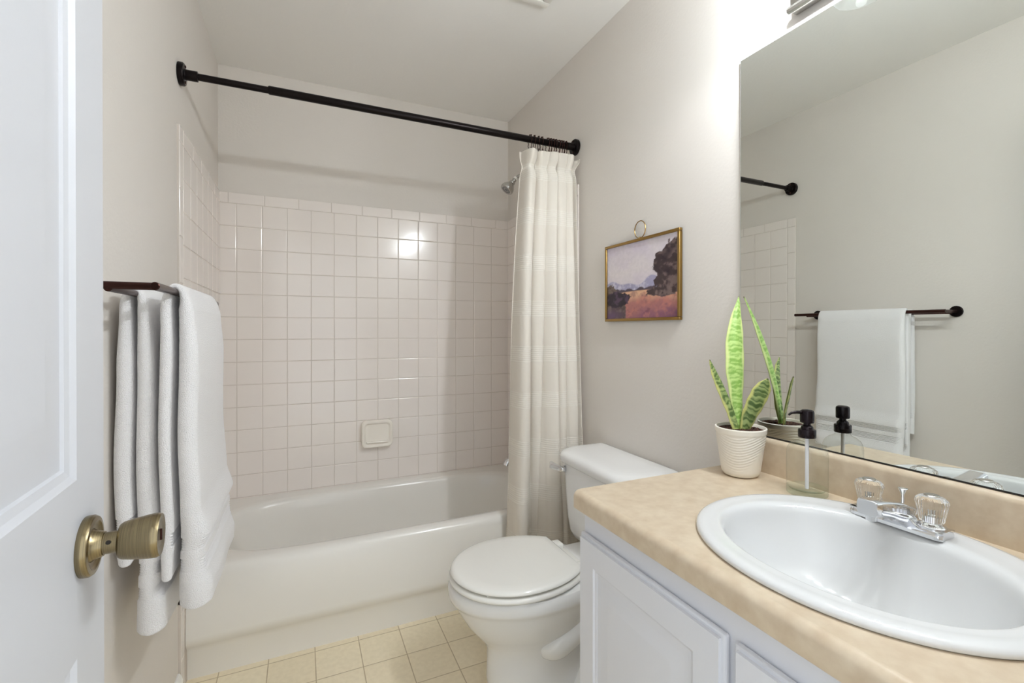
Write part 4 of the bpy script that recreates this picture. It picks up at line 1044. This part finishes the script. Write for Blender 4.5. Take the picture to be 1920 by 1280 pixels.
def towel(name, label, xb, zt, yn, yf, front, back, bands_f, bands_b, seed, rbar=0.012):
    """front/back: list of (z, x centre, half thickness, dy near, dy far) from the bar downwards"""
    rnd = random.Random(seed)
    def interp(tab, z):
        tab = sorted(tab, key=lambda r: -r[0])
        if z >= tab[0][0]: return tab[0][1:]
        for a, c in zip(tab, tab[1:]):
            if a[0] >= z >= c[0]:
                f = sstep(0, 1, (a[0] - z) / (a[0] - c[0])); return [lerp(p, q, f) for p, q in zip(a[1:], c[1:])]
        return tab[-1][1:]
    path = []   # (x, z, nx, nz, half thickness, dyn, dyf)
    def fall(tab, sg, bands):
        z0, z1 = tab[0][0], tab[-1][0]; out = []
        n = 560
        for k in range(n + 1):
            z = lerp(z0, z1, k / n); x, h, a, c = interp(tab, z)
            rid = 0
            for (bz0, bz1) in bands:
                if bz1 <= z <= bz0:
                    q = (bz0 - z) / (bz0 - bz1); rid += 0.0020 * math.cos(2 * PI * q * 5) - 0.0034
            x += 0.0015 * math.sin(z * 17 + seed); 
            if k >= n - 6: h = h * (0.55 + 0.45 * math.sqrt(max(0.0, 1 - ((k - (n - 6)) / 6.0) ** 2)))
            out.append((x, z, sg, 0, h + rid, a, c))
        return out
    ff = fall(front, 1, bands_f); fb = fall(back, -1, bands_b)
    path = list(reversed(ff))
    xa, ha, aa, ca = ff[0][0], ff[0][4], ff[0][5], ff[0][6]; xc, hc, ab, cb = fb[0][0], fb[0][4], fb[0][5], fb[0][6]
    for k in range(1, 14):
        a = PI * k / 14; f = k / 14
        mx = (xa + xc) / 2; rx_ = (xa - xc) / 2; hh = lerp(ha, hc, f)
        ht = lerp(hh, 0.0065, math.sin(a) ** 0.8)
        rzz = zt + rbar - ht * 0 - ff[0][1]
        path.append((mx + rx_ * math.cos(a), ff[0][1] + (zt + rbar - ff[0][1]) * math.sin(a), math.cos(a), math.sin(a), ht, lerp(aa, ab, f), lerp(ca, cb, f)))
    path += fb
    rings = []
    ns = 22
    for idx, (x, z, nx, nz, h, a, c) in enumerate(path):
        ln = math.hypot(nx, nz); nx, nz = nx / ln, nz / ln
        y0, y1 = yn + a, yf + c; ring = []
        # rounded slab section: outer side y0 -> y1, far edge, inner side back, near edge
        er = h
        for k in range(ns + 1):
            q = k / ns; y = lerp(y0 + er, y1 - er, q)
            wav = 0.0022 * math.sin(q * 9 + z * 6 + seed) * min(1, 1.3 - z)
            ring.append((x + nx * (h + wav), y, z + nz * h))
        for k in range(1, 8):
            th = PI / 2 - PI * k / 8; ring.append((x + nx * h * math.sin(th), y1 - er + er * math.cos(th), z + nz * h * math.sin(th)))
        for k in range(ns + 1):
            q = 1 - k / ns; y = lerp(y0 + er, y1 - er, q)
            wav = 0.0015 * math.sin(q * 8 + z * 5 + seed)
            ring.append((x - nx * (h + wav), y, z - nz * h))
        for k in range(1, 8):
            th = -PI / 2 + PI * k / 8; ring.append((x + nx * h * math.sin(th), y0 + er - er * math.cos(th), z + nz * h * math.sin(th)))
        rings.append(ring)
    b = MB(); b.rings(rings)
    o = b.build(name, M['towel'], None, smooth=75)
    return tag(o, label, 'towel')
towel('bath_towel', 'white terry bath towel folded over the outer rod nearest the room', XO, BZ, -1.398, -1.010,
      [(1.225, 0.136, 0.0130, 0, 0), (1.12, 0.1385, 0.0175, -0.002, 0), (0.95, 0.139, 0.0185, -0.004, 0), (0.80, 0.142, 0.020, -0.006, 0.004), (0.735, 0.150, 0.028, -0.006, 0.006), (0.71, 0.146, 0.024, -0.004, 0), (0.665, 0.147, 0.027, 0.0, 0), (0.62, 0.152, 0.033, 0, 0), (0.582, 0.152, 0.032, 0.002, 0)],
      [(1.225, 0.099, 0.0085, 0, 0), (1.10, 0.0985, 0.0105, 0, 0), (0.90, 0.099, 0.0115, 0, 0), (0.72, 0.1015, 0.0125, 0, 0), (0.70, 0.101, 0.0115, 0, 0), (0.652, 0.102, 0.010, 0, 0)],
      [(0.735, 0.708), (0.690, 0.660)], [(0.752, 0.722)], 1)
towel('bath_towel', 'white terry bath towel folded over the inner rod against the wall', XI, BZ - 0.005, -1.385, -1.020,
      [(1.225, 0.060, 0.0090, 0, 0), (1.10, 0.0600, 0.0130, 0, 0), (0.90, 0.061, 0.0150, 0, 0), (0.80, 0.063, 0.0170, 0, 0), (0.70, 0.0655, 0.0190, 0, 0), (0.65, 0.0645, 0.0185, 0, 0), (0.60, 0.0695, 0.0260, 0, 0), (0.540, 0.0710, 0.0280, 0, 0)],
      [(1.225, 0.028, 0.0085, 0, 0), (1.10, 0.0240, 0.0125, 0, 0), (0.90, 0.0235, 0.0145, 0, 0), (0.72, 0.025, 0.0150, 0, 0), (0.692, 0.026, 0.012, 0, 0)],
      [(0.690, 0.664), (0.640, 0.612)], [(0.79, 0.765)], 2)
